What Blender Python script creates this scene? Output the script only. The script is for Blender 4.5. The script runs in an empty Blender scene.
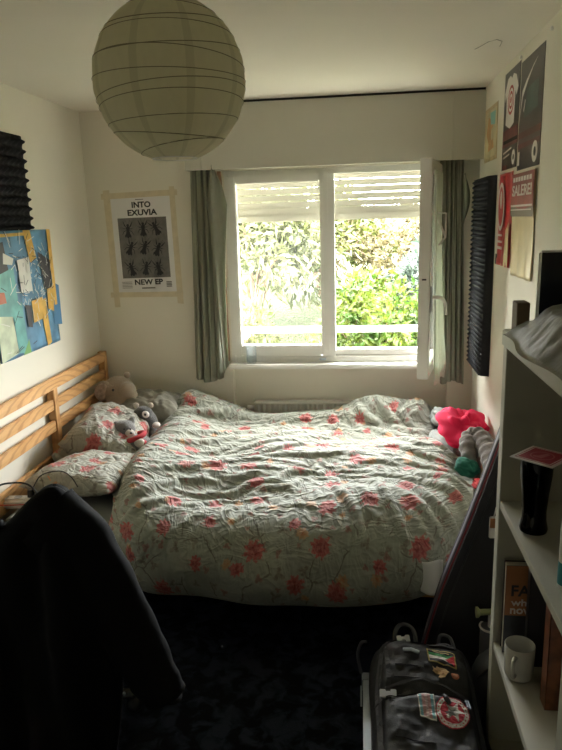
import bpy, bmesh, math, random
import numpy as np
from mathutils import Vector, Matrix, noise
C = bpy.context.scene.collection
SC = bpy.context.scene
pi = math.pi
# ------------------------------------------------------------------ camera
cam_d = bpy.data.cameras.new('camera'); cam = bpy.data.objects.new('camera', cam_d); C.objects.link(cam)
cam.matrix_world = (Matrix.Translation((0, 0, 1.71)) @ Matrix.Rotation(math.radians(7.05), 4, 'Z')
                    @ Matrix.Rotation(pi/2 - math.radians(13.2), 4, 'X') @ Matrix.Rotation(math.radians(-1.77), 4, 'Z'))
cam_d.sensor_fit = 'VERTICAL'; cam_d.sensor_height = 24; cam_d.lens = 24*660/750
cam_d.clip_start = .02; cam_d.clip_end = 200
SC.camera = cam
# ------------------------------------------------------------------ world, sun, exposure
wd = bpy.data.worlds.new('sky'); SC.world = wd; wd.use_nodes = True
wn = wd.node_tree; wbg = wn.nodes['Background']
sky = wn.nodes.new('ShaderNodeTexSky'); sky.sky_type = 'NISHITA'; sky.sun_disc = False
sky.sun_elevation = math.radians(52); sky.sun_rotation = math.radians(200); sky.air_density = 1.0; sky.dust_density = 3.0; sky.ozone_density = .6
wmix = wn.nodes.new('ShaderNodeMixRGB'); wmix.inputs[0].default_value = .75; wmix.inputs[2].default_value = (1.0, .955, .83, 1)
wgain = wn.nodes.new('ShaderNodeMixRGB'); wgain.blend_type = 'MULTIPLY'; wgain.inputs[0].default_value = 1; wgain.inputs[2].default_value = (.3, .3, .3, 1)
wn.links.new(sky.outputs[0], wgain.inputs[1]); wn.links.new(wgain.outputs[0], wmix.inputs[1]); wn.links.new(wmix.outputs[0], wbg.inputs[0])
wbg.inputs[1].default_value = 36.0
sun_d = bpy.data.lights.new('sun', 'SUN'); sun_d.energy = 4; sun_d.angle = math.radians(3); sun_d.color = (1, .93, .80)
sun = bpy.data.objects.new('sun', sun_d); C.objects.link(sun); sun.location = (0, 0, 12)
sun.rotation_euler = Vector((.35, .80, -1.05)).to_track_quat('-Z', 'Y').to_euler()
por_d = bpy.data.lights.new('window_daylight', 'AREA'); por_d.shape = 'RECTANGLE'; por_d.size = 1.2; por_d.size_y = 1.1
por_d.energy = 10; por_d.cycles.is_portal = True
por = bpy.data.objects.new('window_daylight', por_d); C.objects.link(por); por.location = (-.17, 4.15, 1.42)
por.rotation_euler = (math.radians(-90), 0, 0)
SC.view_settings.view_transform = 'Standard'; SC.view_settings.look = 'None'; SC.view_settings.gamma = 1
SC.view_settings.use_curve_mapping = False; SC.view_settings.exposure = 0.62
try:
    SC.cycles.max_bounces = 10; SC.cycles.diffuse_bounces = 6; SC.cycles.transparent_max_bounces = 12; SC.cycles.transmission_bounces = 8
    SC.cycles.sample_clamp_indirect = 6; SC.cycles.use_denoising = True
except Exception: pass
random.seed(7); NR = np.random.RandomState(7)

# ------------------------------------------------------------------ node helper
class NT:
    def __init__(s, name):
        s.m = bpy.data.materials.new(name); s.m.use_nodes = True; s.t = s.m.node_tree; s.b = s.t.nodes['Principled BSDF']; s.out = s.t.nodes['Material Output']
    def n(s, typ, **k):
        nd = s.t.nodes.new(typ)
        for a, v in k.items(): setattr(nd, a, v)
        return nd
    def put(s, sock, v):
        if v is None: return
        if hasattr(v, 'is_linked') or isinstance(v, bpy.types.NodeSocket): s.t.links.new(v, sock)
        else: sock.default_value = v
    def math(s, op, a, b=None, c=None, clamp=False):
        nd = s.n('ShaderNodeMath', operation=op, use_clamp=clamp)
        for i, v in enumerate((a, b, c)):
            if v is not None: s.put(nd.inputs[i], v)
        return nd.outputs[0]
    def vmath(s, op, a, b=None, out=0):
        nd = s.n('ShaderNodeVectorMath', operation=op); s.put(nd.inputs[0], a)
        if b is not None: s.put(nd.inputs[1], b)
        return nd.outputs[out]
    def ramp(s, v, a, b, lo=0., hi=1.):
        nd = s.n('ShaderNodeMapRange', interpolation_type='SMOOTHSTEP'); s.put(nd.inputs[0], v)
        for i, q in enumerate((a, b, lo, hi)): nd.inputs[i+1].default_value = q
        return nd.outputs[0]
    def mix(s, f, a, b, mode='MIX'):
        nd = s.n('ShaderNodeMixRGB', blend_type=mode); s.put(nd.inputs[0], f)
        for i, q in ((1, a), (2, b)): s.put(nd.inputs[i], (*q, 1) if isinstance(q, tuple) and len(q) == 3 else q)
        return nd.outputs[0]
    def noise(s, vec, scale, detail=3, dist=0, out=0):
        nd = s.n('ShaderNodeTexNoise'); s.put(nd.inputs['Vector'], vec); nd.inputs['Scale'].default_value = scale
        nd.inputs['Detail'].default_value = detail; nd.inputs['Distortion'].default_value = dist
        return nd.outputs[out]
    def vor(s, vec, scale, feature='F1', dim='3D', rnd=1.):
        nd = s.n('ShaderNodeTexVoronoi', feature=feature, voronoi_dimensions=dim); s.put(nd.inputs['Vector'], vec)
        nd.inputs['Scale'].default_value = scale; nd.inputs['Randomness'].default_value = rnd
        return nd
    def co(s, which='Object'): return s.n('ShaderNodeTexCoord').outputs[which]
    def mapg(s, vec, sc=(1, 1, 1), rot=(0, 0, 0), loc=(0, 0, 0)):
        nd = s.n('ShaderNodeMapping'); s.put(nd.inputs[0], vec); nd.inputs[1].default_value = loc; nd.inputs[2].default_value = rot; nd.inputs[3].default_value = sc
        return nd.outputs[0]
    def bump(s, h, st=.3, d=.01):
        nd = s.n('ShaderNodeBump'); nd.inputs['Strength'].default_value = st; nd.inputs['Distance'].default_value = d; s.put(nd.inputs['Height'], h)
        s.t.links.new(nd.outputs[0], s.b.inputs['Normal']); return nd
    def col(s, c): s.put(s.b.inputs['Base Color'], (*c, 1) if isinstance(c, tuple) and len(c) == 3 else c)
def P(name, col, rough=.6, metal=0., bump=None, var=0., spec=None, sheen=0., **kw):
    m = NT(name); m.b.inputs['Roughness'].default_value = rough; m.b.inputs['Metallic'].default_value = metal
    if spec is not None: m.b.inputs['Specular IOR Level'].default_value = spec
    if sheen: m.b.inputs['Sheen Weight'].default_value = sheen
    if var:
        f = m.noise(m.co(), kw.get('vs', 6), 4)
        m.col(m.mix(m.ramp(f, .3, .7), tuple(c*(1-var) for c in col), tuple(min(1, c*(1+var)) for c in col)))
    else: m.col(col)
    if bump: m.bump(m.noise(m.co(), bump[0], 4), bump[1], bump[2] if len(bump) > 2 else .005)
    return m.m

# ------------------------------------------------------------------ materials
M = {}
M['wall'] = P('wall_paint', (.76, .725, .62), .85, bump=(60, .12, .004), var=.025, vs=2)
M['ceil'] = P('ceiling_paint', (.80, .755, .65), .9, bump=(40, .08, .004), var=.02, vs=1.5)
M['pelmet'] = P('pelmet_paint', (.56, .54, .46), .55, bump=(30, .05, .003))
M['winwhite'] = P('window_paint', (.78, .77, .72), .35)
M['dark'] = P('gap_shade', (.03, .025, .02), .9)  # near-black colour for the shade above the pelmet
M['black'] = P('black_plastic', (.018, .018, .02), .4)
M['blackfab'] = P('black_cotton', (.0038, .0038, .004), .8, bump=(90, .2, .002), spec=.12)
M['packfab'] = P('black_nylon', (.016, .016, .018), .55, bump=(260, .35, .002), var=.2)
M['packfab2'] = P('dark_grey_nylon', (.07, .07, .08), .5, bump=(260, .35, .002), var=.15)
M['webbing'] = P('black_webbing', (.03, .03, .034), .6, bump=(400, .3, .002))
M['silver'] = P('brushed_metal', (.42, .47, .54), .38, .8, var=.08)
M['grayplastic'] = P('pale_grey_plastic', (.45, .47, .50), .4)
M['shelf'] = P('shelf_laminate', (.40, .385, .315), .5, bump=(25, .05, .003), var=.03)
M['foam'] = P('foam_charcoal', (.030, .030, .033), .95, bump=(180, .3, .003), spec=.1)
M['sheet'] = P('grey_green_sheet', (.17, .18, .16), .9, bump=(14, .5, .012), var=.08)
M['white'] = P('white_plastic', (.80, .79, .76), .35)
M['paper'] = P('white_paper', (.78, .77, .76), .7)
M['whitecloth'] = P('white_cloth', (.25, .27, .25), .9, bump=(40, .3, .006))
M['tape'] = P('masking_tape', (.66, .58, .41), .7, var=.06, vs=20)
M['ink'] = P('black_ink', (.02, .02, .02), .6)
M['midgrey'] = P('printed_grey', (.16, .15, .14), .6, var=.15, vs=25)
M['red'] = P('printed_red', (.42, .03, .03), .5)
M['glossred'] = P('glossy_red_print', (.50, .03, .035), .3)
M['printdark'] = P('glossy_dark_print', (.035, .025, .025), .3, var=.4, vs=5)
M['teal'] = P('printed_teal', (.06, .10, .09), .35, var=.3, vs=8)
M['cream'] = P('printed_cream', (.70, .58, .33), .3, var=.12, vs=6)
M['offwhite'] = P('printed_white', (.74, .70, .66), .5)
M['pink'] = P('crimson_cotton', (.74, .006, .07), .85, bump=(30, .3, .006))
M['green'] = P('emerald_cloth', (.002, .10, .065), .8, bump=(30, .3, .004))
M['taupe'] = P('taupe_fleece', (.17, .145, .13), .95, bump=(22, .8, .02), sheen=.3)
M['radiator'] = P('radiator_enamel', (.74, .72, .66), .4)
M['beige_plush'] = P('beige_plush', (.36, .30, .23), .95, bump=(160, .8, .006), sheen=.4, var=.12)
M['grey_plush'] = P('grey_plush', (.16, .155, .15), .95, bump=(160, .8, .006), sheen=.4, var=.15)
M['dark_plush'] = P('charcoal_plush', (.06, .058, .055), .95, bump=(160, .8, .006), sheen=.4, var=.2)
M['pale_plush'] = P('pale_plush', (.52, .47, .42), .95, bump=(160, .6, .005), sheen=.3)
M['yellow_plush'] = P('yellow_plush', (.52, .38, .17), .95, bump=(160, .6, .005), sheen=.3)
M['redscarf'] = P('red_scarf', (.38, .02, .03), .8)
M['mug'] = P('mug_glaze', (.50, .49, .43), .25)
M['orange'] = P('orange_print', (.36, .14, .045), .5, var=.1)
M['bookdark'] = P('dark_book_cover', (.03, .03, .035), .4)
M['brown'] = P('amber_brown_print', (.16, .055, .025), .35, var=.35, vs=30)
M['pages'] = P('page_edges', (.60, .56, .47), .8)
M['cable'] = P('black_cable', (.012, .012, .012), .45)
M['redcable'] = P('red_cable', (.45, .05, .03), .5)
M['orangecable'] = P('orange_cable', (.65, .22, .10), .45)
M['screen'] = P('dark_screen', (.006, .008, .016), .15)
M['palegreen'] = P('pale_green_plastic', (.42, .45, .22), .45)
M['ceramic'] = M['mug']
M['wire'] = P('fine_wire', (.26, .24, .16), .6)
M['trunk'] = P('bark', (.12, .08, .05), .9, bump=(40, .5, .01))
M['bag2'] = P('grey_bag_fabric', (.09, .09, .105), .5, bump=(200, .3, .003), var=.15)
M['gig'] = P('gig_bag_nylon', (.022, .021, .025), .6, bump=(200, .3, .003))
M['gigside'] = P('gig_bag_gusset', (.095, .09, .11), .5, bump=(200, .3, .003))
M['piping'] = P('red_piping', (.25, .03, .04), .5)
M['box'] = P('brown_card', (.16, .11, .07), .7)
M['tealp'] = P('teal_label', (.03, .20, .22), .4)
# wood with grain along Y
def wood(name, axis):
    m = NT(name); co = m.co(); sc = [26, 26, 26]; sc[axis] = 1.6
    v = m.mapg(co, tuple(sc)); n1 = m.noise(v, 1.0, 5, 1.2)
    w = m.n('ShaderNodeTexWave', wave_type='RINGS', rings_direction='XYZ'[axis] if False else 'X'); m.put(w.inputs[0], m.mapg(co, (9, 9, 9) if axis is None else tuple(3.2 if i == axis else 17 for i in range(3))))
    w.inputs['Scale'].default_value = .9; w.inputs['Distortion'].default_value = 5; w.inputs['Detail'].default_value = 3
    c = m.mix(m.ramp(n1, .25, .75), (.56, .29, .10), (.76, .46, .20)); c = m.mix(m.math('MULTIPLY', m.ramp(w.outputs[1], .55, 1.), .45), c, (.33, .13, .04))
    kn = m.vor(m.mapg(co, (7, 2.3, 7)), 1.0); c = m.mix(m.ramp(kn.outputs['Distance'], .10, .04), c, (.10, .035, .012))
    m.col(c); m.b.inputs['Roughness'].default_value = .45; m.bump(n1, .1, .002); return m.m
M['woody'] = wood('pine_along', 1); M['woodz'] = wood('pine_upright', 2); M['woodx'] = wood('pine_side', 0)
# floor: dark blue short-pile carpet
m = NT('blue_carpet'); co = m.co(); a = m.noise(co, 16, 5, .6); b = m.noise(co, 260, 2)
m.col(m.mix(m.ramp(a, .42, .62), (.008, .009, .011), (.030, .037, .054))); m.b.inputs['Roughness'].default_value = 1; m.b.inputs['Specular IOR Level'].default_value = .1; m.bump(b, .9, .01); M['floor'] = m.m
# curtain fabric
m = NT('sage_curtain'); co = m.co(); w = m.noise(m.mapg(co, (220, 220, 30)), 1, 3); m.col(m.mix(w, (.27, .275, .21), (.40, .405, .32))); m.b.inputs['Roughness'].default_value = .9; m.bump(w, .2, .002)
tr = m.n('ShaderNodeBsdfTranslucent'); tr.inputs[0].default_value = (.36, .39, .27, 1); mx = m.n('ShaderNodeMixShader'); mx.inputs[0].default_value = .3
m.t.links.new(m.b.outputs[0], mx.inputs[1]); m.t.links.new(tr.outputs[0], mx.inputs[2]); m.t.links.new(mx.outputs[0], m.out.inputs[0]); M['curtain'] = m.m
def translucent(name, col, tcol, f, rough=.8, bumpsc=None):
    m = NT(name); m.col(col); m.b.inputs['Roughness'].default_value = rough
    tr = m.n('ShaderNodeBsdfTranslucent'); tr.inputs[0].default_value = (*tcol, 1); mx = m.n('ShaderNodeMixShader'); mx.inputs[0].default_value = f
    m.t.links.new(m.b.outputs[0], mx.inputs[1]); m.t.links.new(tr.outputs[0], mx.inputs[2]); m.t.links.new(mx.outputs[0], m.out.inputs[0])
    if bumpsc: m.bump(m.noise(m.co(), bumpsc, 4), .3, .006)
    return m
M['lace'] = translucent('net_curtain', (.70, .72, .64), (.7, .72, .62), .5, .9, 60).m
# lantern paper with overlapping gores
m = translucent('lantern_paper', (.47, .45, .31), (.80, .77, .62), .55, .75); uv = m.co('UV'); su = m.n('ShaderNodeSeparateXYZ'); m.put(su.inputs[0], uv)
fr = m.math('FRACT', m.math('MULTIPLY', su.outputs[0], 9)); band = m.ramp(m.math('ABSOLUTE', m.math('SUBTRACT', fr, .5)),   .085, .07)
pn = m.noise(m.mapg(m.co(), (60, 60, 25)), 1, 4); base = m.mix(m.ramp(pn, .3, .7), (.70, .67, .53), (.76, .73, .58)); m.col(m.mix(m.math('MULTIPLY', band, .8), base, (.46, .44, .32)))
m.bump(m.noise(m.mapg(uv, (90, 16, 1)), 1, 3), .25, .006); M['lantern'] = m.m
# clear window glass / drinking glass
def glass(name, tint, a):
    m = NT(name); g = m.n('ShaderNodeBsdfGlossy'); g.inputs['Roughness'].default_value = .02; t = m.n('ShaderNodeBsdfTransparent'); t.inputs[0].default_value = (*tint, 1)
    f = m.n('ShaderNodeFresnel'); f.inputs[0].default_value = 1.35; mx = m.n('ShaderNodeMixShader'); m.put(mx.inputs[0], m.math('MULTIPLY', f.outputs[0], a))
    m.t.links.new(t.outputs[0], mx.inputs[1]); m.t.links.new(g.outputs[0], mx.inputs[2]); m.t.links.new(mx.outputs[0], m.out.inputs[0]); return m.m
M['glass'] = glass('window_glass', (.97, .98, .96), .8)
m = NT('glare_glass'); tr = m.n('ShaderNodeBsdfTranslucent'); tr.inputs[0].default_value = (.9, .9, .86, 1); t = m.n('ShaderNodeBsdfTransparent'); mx = m.n('ShaderNodeMixShader'); mx.inputs[0].default_value = .006  # translucent share imitates daylight glare on the left pane
m.t.links.new(t.outputs[0], mx.inputs[1]); m.t.links.new(tr.outputs[0], mx.inputs[2]); m.t.links.new(mx.outputs[0], m.out.inputs[0]); M['glareglass'] = m.m
m = NT('glow_tumbler'); tr = m.n('ShaderNodeBsdfTranslucent'); tr.inputs[0].default_value = (.85, .93, .96, 1); t = m.n('ShaderNodeBsdfTransparent'); t.inputs[0].default_value = (.9, .93, .93, 1); g = m.n('ShaderNodeBsdfGlossy'); g.inputs['Roughness'].default_value = .08  # translucent share puts a pale glow into the clear glass
mx = m.n('ShaderNodeMixShader'); mx.inputs[0].default_value = .02; m2 = m.n('ShaderNodeMixShader'); lw = m.n('ShaderNodeLayerWeight'); lw.inputs[0].default_value = .35; m.put(m2.inputs[0], m.math('MULTIPLY', lw.outputs[1], .6))
m.t.links.new(t.outputs[0], mx.inputs[1]); m.t.links.new(tr.outputs[0], mx.inputs[2]); m.t.links.new(mx.outputs[0], m2.inputs[1]); m.t.links.new(g.outputs[0], m2.inputs[2]); m.t.links.new(m2.outputs[0], m.out.inputs[0]); M['jar'] = m.m
M['tumbler'] = glass('tumbler_glass', (.995, 1., 1.), .6)
M['darkglass'] = glass('dark_glass', (.045, .04, .042), 1.0)
# clear bag plastic
m = NT('clear_plastic'); m.col((.21, .20, .16)); m.b.inputs['Roughness'].default_value = .42
t = m.n('ShaderNodeBsdfTransparent'); t.inputs[0].default_value = (.62, .61, .55, 1); mx = m.n('ShaderNodeMixShader'); mx.inputs[0].default_value = .38
m.t.links.new(m.b.outputs[0], mx.inputs[1]); m.t.links.new(t.outputs[0], mx.inputs[2]); m.t.links.new(mx.outputs[0], m.out.inputs[0]); m.bump(m.noise(m.co(), 18, 3, 1.), .3, .012); M['plastic'] = m.m
# floral cotton (UV in metres)
def floral(name, off=0., base=(.275, .29, .24)):
    m = NT(name); uv = m.mapg(m.co('UV'), loc=(off, off*.7, 0))
    wob = m.vmath('SCALE', m.vmath('SUBTRACT', m.noise(uv, 22, 2, out=1), (.5, .5, .5))); wob.node.inputs['Scale'].default_value = .03
    w = m.vmath('ADD', uv, wob)
    n0 = m.noise(uv, 9, 3); c = m.mix(m.ramp(n0, .3, .7), base, tuple(x*1.14 for x in base))
    # stems
    ve = m.vor(m.vmath('ADD', w, (3.3, 1.1, 0)), 7.5, 'DISTANCE_TO_EDGE', '2D'); st = m.math('MULTIPLY', m.ramp(ve.outputs[0], .030, .012), m.ramp(m.noise(uv, 10, 1), .46, .54))
    c = m.mix(m.math('MULTIPLY', st, .75), c, (.11, .095, .07))
    def blooms(c, scale, r, pres, cols, k, amp, shift, stretch=(1, 1, 1)):
        q = m.mapg(w, stretch, loc=(shift, shift*.6, 0)); v = m.vor(q, scale, 'F1', '2D', .75)
        d = m.vmath('SUBTRACT', q, v.outputs['Position']); L = m.vmath('LENGTH', d, out=1); sx = m.n('ShaderNodeSeparateXYZ'); m.put(sx.inputs[0], d)
        cs = m.n('ShaderNodeSeparateColor'); m.put(cs.inputs[0], v.outputs['Color'])
        ang = m.math('ADD', m.math('ARCTAN2', sx.outputs[1], sx.outputs[0]), m.math('MULTIPLY', cs.outputs[2], 6.28))
        pet = m.math('ADD', 1., m.math('MULTIPLY', m.math('SINE', m.math('MULTIPLY', ang, k)), amp)); rr = m.math('MULTIPLY', pet, m.math('ADD', .7, m.math('MULTIPLY', cs.outputs[1], .5)))
        e = m.math('DIVIDE', L, rr); mask = m.math('MULTIPLY', m.ramp(m.math('ADD', e, m.math('MULTIPLY', m.math('SUBTRACT', m.noise(uv, 95, 3), .5), r*.9)), r, r*.72), m.ramp(cs.outputs[0], pres+.01, pres))
        cc = m.mix(m.ramp(e, r*.25, r*.75), cols[0], cols[1]); cc = m.mix(m.ramp(m.noise(uv, 80, 3), .38, .62), cc, cols[2]); return m.mix(m.math('MULTIPLY', mask, .92), c, cc)
    c = blooms(c, 11, .019, .55, ((.15, .135, .10), (.20, .185, .14), (.25, .235, .19)), 3, .5, 1.7)
    c = blooms(c, 13, .014, .5, ((.20, .10, .09), (.34, .20, .17), (.26, .16, .13)), 3, .3, 5.3)
    c = blooms(c, 6.2, .024, .45, ((.44, .17, .07), (.46, .28, .15), (.42, .26, .14)), 8, .14, 3.9)
    c = blooms(c, 5.6, .040, .72, ((.24, .025, .027), (.45, .075, .07), (.40, .11, .10)), 9, .16, .4)
    m.col(c); m.b.inputs['Roughness'].default_value = .85; m.b.inputs['Sheen Weight'].default_value = .15
    bn = m.n('ShaderNodeTexNoise'); m.put(bn.inputs['Vector'], uv); bn.inputs['Scale'].default_value = 28; bn.inputs['Detail'].default_value = 5; bn.inputs['Distortion'].default_value = .8
    rid = lambda v, s_, d_: m.math('SUBTRACT', 1., m.math('ABSOLUTE', m.math('SUBTRACT', m.math('MULTIPLY', m.noise(v, s_, 2, d_), 2.), 1.)))
    r1 = rid(m.mapg(uv, (1., 2.1, 1), (0, 0, .35)), 5.5, 1.1); r2 = rid(m.mapg(uv, (1.5, 1., 1), (0, 0, -.5)), 9., 1.4)
    hgt = m.math('ADD', m.math('MULTIPLY', m.math('POWER', r1, 3.), .9), m.math('ADD', m.math('MULTIPLY', m.math('POWER', r2, 3.), .55), m.math('MULTIPLY', bn.outputs[0], .35)))
    m.bump(hgt, .6, .016); return m.m
M['floral'] = floral('floral_cotton'); M['floral2'] = floral('floral_cotton_pillow', 2.3, (.32, .32, .265)); M['floral3'] = floral('floral_cotton_sham', 5.1, (.29, .285, .235))
M['pleatpillow'] = P('beige_grey_cotton', (.24, .23, .19), .9, bump=(20, .4, .01))
def leafmat(name, a, b, t):
    m = NT(name); oi = m.noise(m.co(), 3.5, 3); c = m.mix(m.ramp(oi, .35, .65), a, b); m.col(c); m.b.inputs['Roughness'].default_value = .5
    tr = m.n('ShaderNodeBsdfTranslucent'); m.put(tr.inputs[0], c); mx = m.n('ShaderNodeMixShader'); mx.inputs[0].default_value = t
    m.t.links.new(m.b.outputs[0], mx.inputs[1]); m.t.links.new(tr.outputs[0], mx.inputs[2]); m.t.links.new(mx.outputs[0], m.out.inputs[0]); return m.m
M['leafA'] = leafmat('pale_cream_leaf', (.034, .048, .011), (.085, .088, .040), .4)
M['leafB'] = leafmat('bright_green_leaf', (.018, .046, .004), (.080, .105, .011), .5)
M['leafC'] = leafmat('blue_green_leaf', (.026, .046, .033), (.062, .080, .066), .4)
M['leafD'] = leafmat('russet_leaf', (.095, .082, .036), (.135, .122, .062), .45)
M['leafE'] = leafmat('yellow_green_leaf', (.034, .050, .007), (.078, .085, .02), .45)
m = NT('hill_grass'); co = m.co(); a = m.noise(co, 2.2, 5); b = m.noise(co, 24, 4)
c = m.mix(m.ramp(a, .35, .65), (.02, .031, .006), (.048, .044, .018)); m.col(m.mix(m.ramp(b, .3, .7), c, (.03, .048, .010))); m.b.inputs['Roughness'].default_value = .95; m.bump(b, .8, .1); M['hill'] = m.m

# ------------------------------------------------------------------ mesh builder
class MB:
    def __init__(s): s.bm = bmesh.new(); s.uv = None; s.mi = 0
    def _f(s, verts):
        try:
            f = s.bm.faces.new(verts); f.material_index = s.mi; return f
        except ValueError: return None
    def box(s, x0, x1, y0, y1, z0, z1, bev=0., mat=None, seg=2):
        t = bmesh.new(); bmesh.ops.create_cube(t, size=1)
        for v in t.verts: v.co = Vector(((x0+x1)/2 + v.co.x*(x1-x0), (y0+y1)/2 + v.co.y*(y1-y0), (z0+z1)/2 + v.co.z*(z1-z0)))
        if bev: bmesh.ops.bevel(t, geom=t.edges[:], offset=bev, segments=seg, affect='EDGES', clamp_overlap=True)
        return s.add(t, mat)
    def add(s, t, mat=None):
        if mat is not None: bmesh.ops.transform(t, matrix=mat, verts=t.verts)
        mp = {v: s.bm.verts.new(v.co) for v in t.verts}
        for f in t.faces: s._f([mp[v] for v in f.verts])
        t.free(); return s
    def tube(s, pts, rad, seg=8, cap=True, closed=False, flat=None):
        pts = [Vector(p) for p in pts]; n = len(pts); rad = rad if isinstance(rad, (list, tuple)) else [rad]*n
        rings = []; up = Vector((0, 0, 1))
        prev = None
        for i, p in enumerate(pts):
            t = (pts[(i+1) % n] - pts[i-1]) if closed else (pts[min(i+1, n-1)] - pts[max(i-1, 0)])
            t.normalize()
            if prev is None:
                a = t.cross(up)
                if a.length < .1: a = t.cross(Vector((1, 0, 0)))
            else: a = prev - t*prev.dot(t)
            a.normalize(); prev = a; b = t.cross(a); k = flat or 1.
            rings.append([s.bm.verts.new(p + (a*math.cos(2*pi*j/seg) + b*k*math.sin(2*pi*j/seg))*rad[i]) for j in range(seg)])
        for i in range(n if closed else n-1):
            A, B = rings[i], rings[(i+1) % n]
            for j in range(seg): s._f([A[j], A[(j+1) % seg], B[(j+1) % seg], B[j]])
        if cap and not closed: s._f(rings[0][::-1]); s._f(rings[-1])
        return s
    def grid(s, fn, nu, nv, closeu=False, uvfn=None):
        V = [[s.bm.verts.new(fn(i/(nu if closeu else nu-1), j/(nv-1))) for i in range(nu)] for j in range(nv)]
        if uvfn and s.uv is None: s.uv = s.bm.loops.layers.uv.new('UVMap')
        for j in range(nv-1):
            for i in range(nu if closeu else nu-1):
                i2 = (i+1) % nu; f = s._f([V[j][i], V[j][i2], V[j+1][i2], V[j+1][i]])
                if f and uvfn:
                    d = nu if closeu else nu-1
                    for lp, (a, b) in zip(f.loops, ((i, j), (i+1, j), (i+1, j+1), (i, j+1))): lp[s.uv].uv = uvfn(a/d, b/(nv-1))
        return V
    def lathe(s, prof, c, seg=28, capb=True, capt=True):
        rings = [[s.bm.verts.new((c[0]+r*math.cos(2*pi*k/seg), c[1]+r*math.sin(2*pi*k/seg), c[2]+z)) for k in range(seg)] for r, z in prof]
        for a, b in zip(rings, rings[1:]):
            for k in range(seg): s._f([a[k], a[(k+1) % seg], b[(k+1) % seg], b[k]])
        if capb: s._f(rings[0][::-1])
        if capt: s._f(rings[-1])
        return s
    def ell(s, c, r, rot=None, seg=20, fn=None):
        t = bmesh.new(); bmesh.ops.create_uvsphere(t, u_segments=seg, v_segments=max(8, seg*2//3), radius=1)
        R = rot.to_matrix().to_4x4() if rot is not None else Matrix()
        for v in t.verts:
            p = v.co.copy()
            if fn: p = fn(p)
            v.co = Vector(c) + (R @ Vector((p.x*r[0], p.y*r[1], p.z*r[2])))
        return s.add(t)
    def prism(s, pts, fr, thick, mi_front=None):
        # pts are 2-D, fr = frame (origin, right, up, normal); extruded from 0 to thick along the normal
        o, r, u, n = fr; a = [s.bm.verts.new(o + r*x + u*y) for x, y in pts]; b = [s.bm.verts.new(o + r*x + u*y + n*thick) for x, y in pts]
        s._f(a[::-1]); s._f(b)
        for i in range(len(pts)): j = (i+1) % len(pts); s._f([a[i], a[j], b[j], b[i]])
        return s
    def build(s, name, mats, parent=None, smooth=False, mods=()):
        bmesh.ops.recalc_face_normals(s.bm, faces=s.bm.faces[:])
        me = bpy.data.meshes.new(name); s.bm.to_mesh(me); s.bm.free()
        co = np.empty(len(me.vertices)*3); me.vertices.foreach_get('co', co); co = co.reshape(-1, 3); lo, hi = co.min(0), co.max(0)
        org = Vector(((lo[0]+hi[0])/2, (lo[1]+hi[1])/2, lo[2])); me.vertices.foreach_set('co', (co - np.array(org)).ravel()); me.update()
        for mm in (mats if isinstance(mats, (list, tuple)) else [mats]): me.materials.append(mm)
        o = bpy.data.objects.new(name, me); C.objects.link(o); o.location = org
        if smooth: smooth_(o, smooth)
        for typ, kw in mods:
            md = o.modifiers.new(typ.lower(), typ)
            for k, v in kw.items(): setattr(md, k, v)
        if parent is not None:
            o.parent = parent; o.matrix_parent_inverse = world(parent).inverted()
        return o
def world(o):
    mm = Matrix.Translation(o.location)
    if o.parent is not None: mm = world(o.parent) @ o.matrix_parent_inverse @ mm
    return mm
def smooth_(o, ang=None):
    me = o.data; me.polygons.foreach_set('use_smooth', [True]*len(me.polygons))
    if isinstance(ang, float):
        me.set_sharp_from_angle(angle=ang)
SM = .7
def thing(name, label, cat, loc, group=None):
    o = bpy.data.objects.new(name, None); C.objects.link(o); o.location = loc; o.empty_display_size = .05
    return tag(o, label, cat, group)
def tag(o, label, cat, group=None, kind=None):
    o['label'] = label; o['category'] = cat
    if group: o['group'] = group
    if kind: o['kind'] = kind
    return o
def struct(o): o['kind'] = 'structure'; return o
def frame(o, r, u):
    r = Vector(r).normalized(); u = Vector(u).normalized(); return (Vector(o), r, u, r.cross(u))
def lettering(name, txt, size, mat, parent, fr, width=None, height=None, bold=.0, thick=.0006, align='LEFT'):
    cu = bpy.data.curves.new(name, 'FONT'); cu.body = txt; cu.size = size; cu.extrude = thick; cu.offset = bold; cu.align_x = align
    cu.resolution_u = 3
    t = bpy.data.objects.new(name, cu); C.objects.link(t); bpy.context.view_layer.update()
    me = bpy.data.meshes.new_from_object(t.evaluated_get(bpy.context.evaluated_depsgraph_get())); bpy.data.objects.remove(t)
    co = np.empty(len(me.vertices)*3); me.vertices.foreach_get('co', co); co = co.reshape(-1, 3)
    w = np.ptp(co[:, 0]); h = np.ptp(co[:, 1])
    if width: co[:, 0] *= width/w
    if height: co[:, 1] *= height/h
    o_, r, u, n = fr; q = np.array(o_) + co[:, :1]*np.array(r) + co[:, 1:2]*np.array(u) + (co[:, 2:3]+thick)*np.array(n)
    org = q.mean(0); me.vertices.foreach_set('co', (q-org).ravel()); me.update(); me.materials.clear(); me.materials.append(mat)
    o = bpy.data.objects.new(name, me); C.objects.link(o); o.location = org
    if parent is not None: o.parent = parent; o.matrix_parent_inverse = world(parent).inverted()
    return o
def fbm(p, s, o=4): return noise.fractal(Vector(p)*s, 1., 2., o)
def copy_tree(o, parent=None):
    c = o.copy(); C.objects.link(c); c.parent = parent
    for ch in list(o.children): copy_tree(ch, c)
    return c
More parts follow.
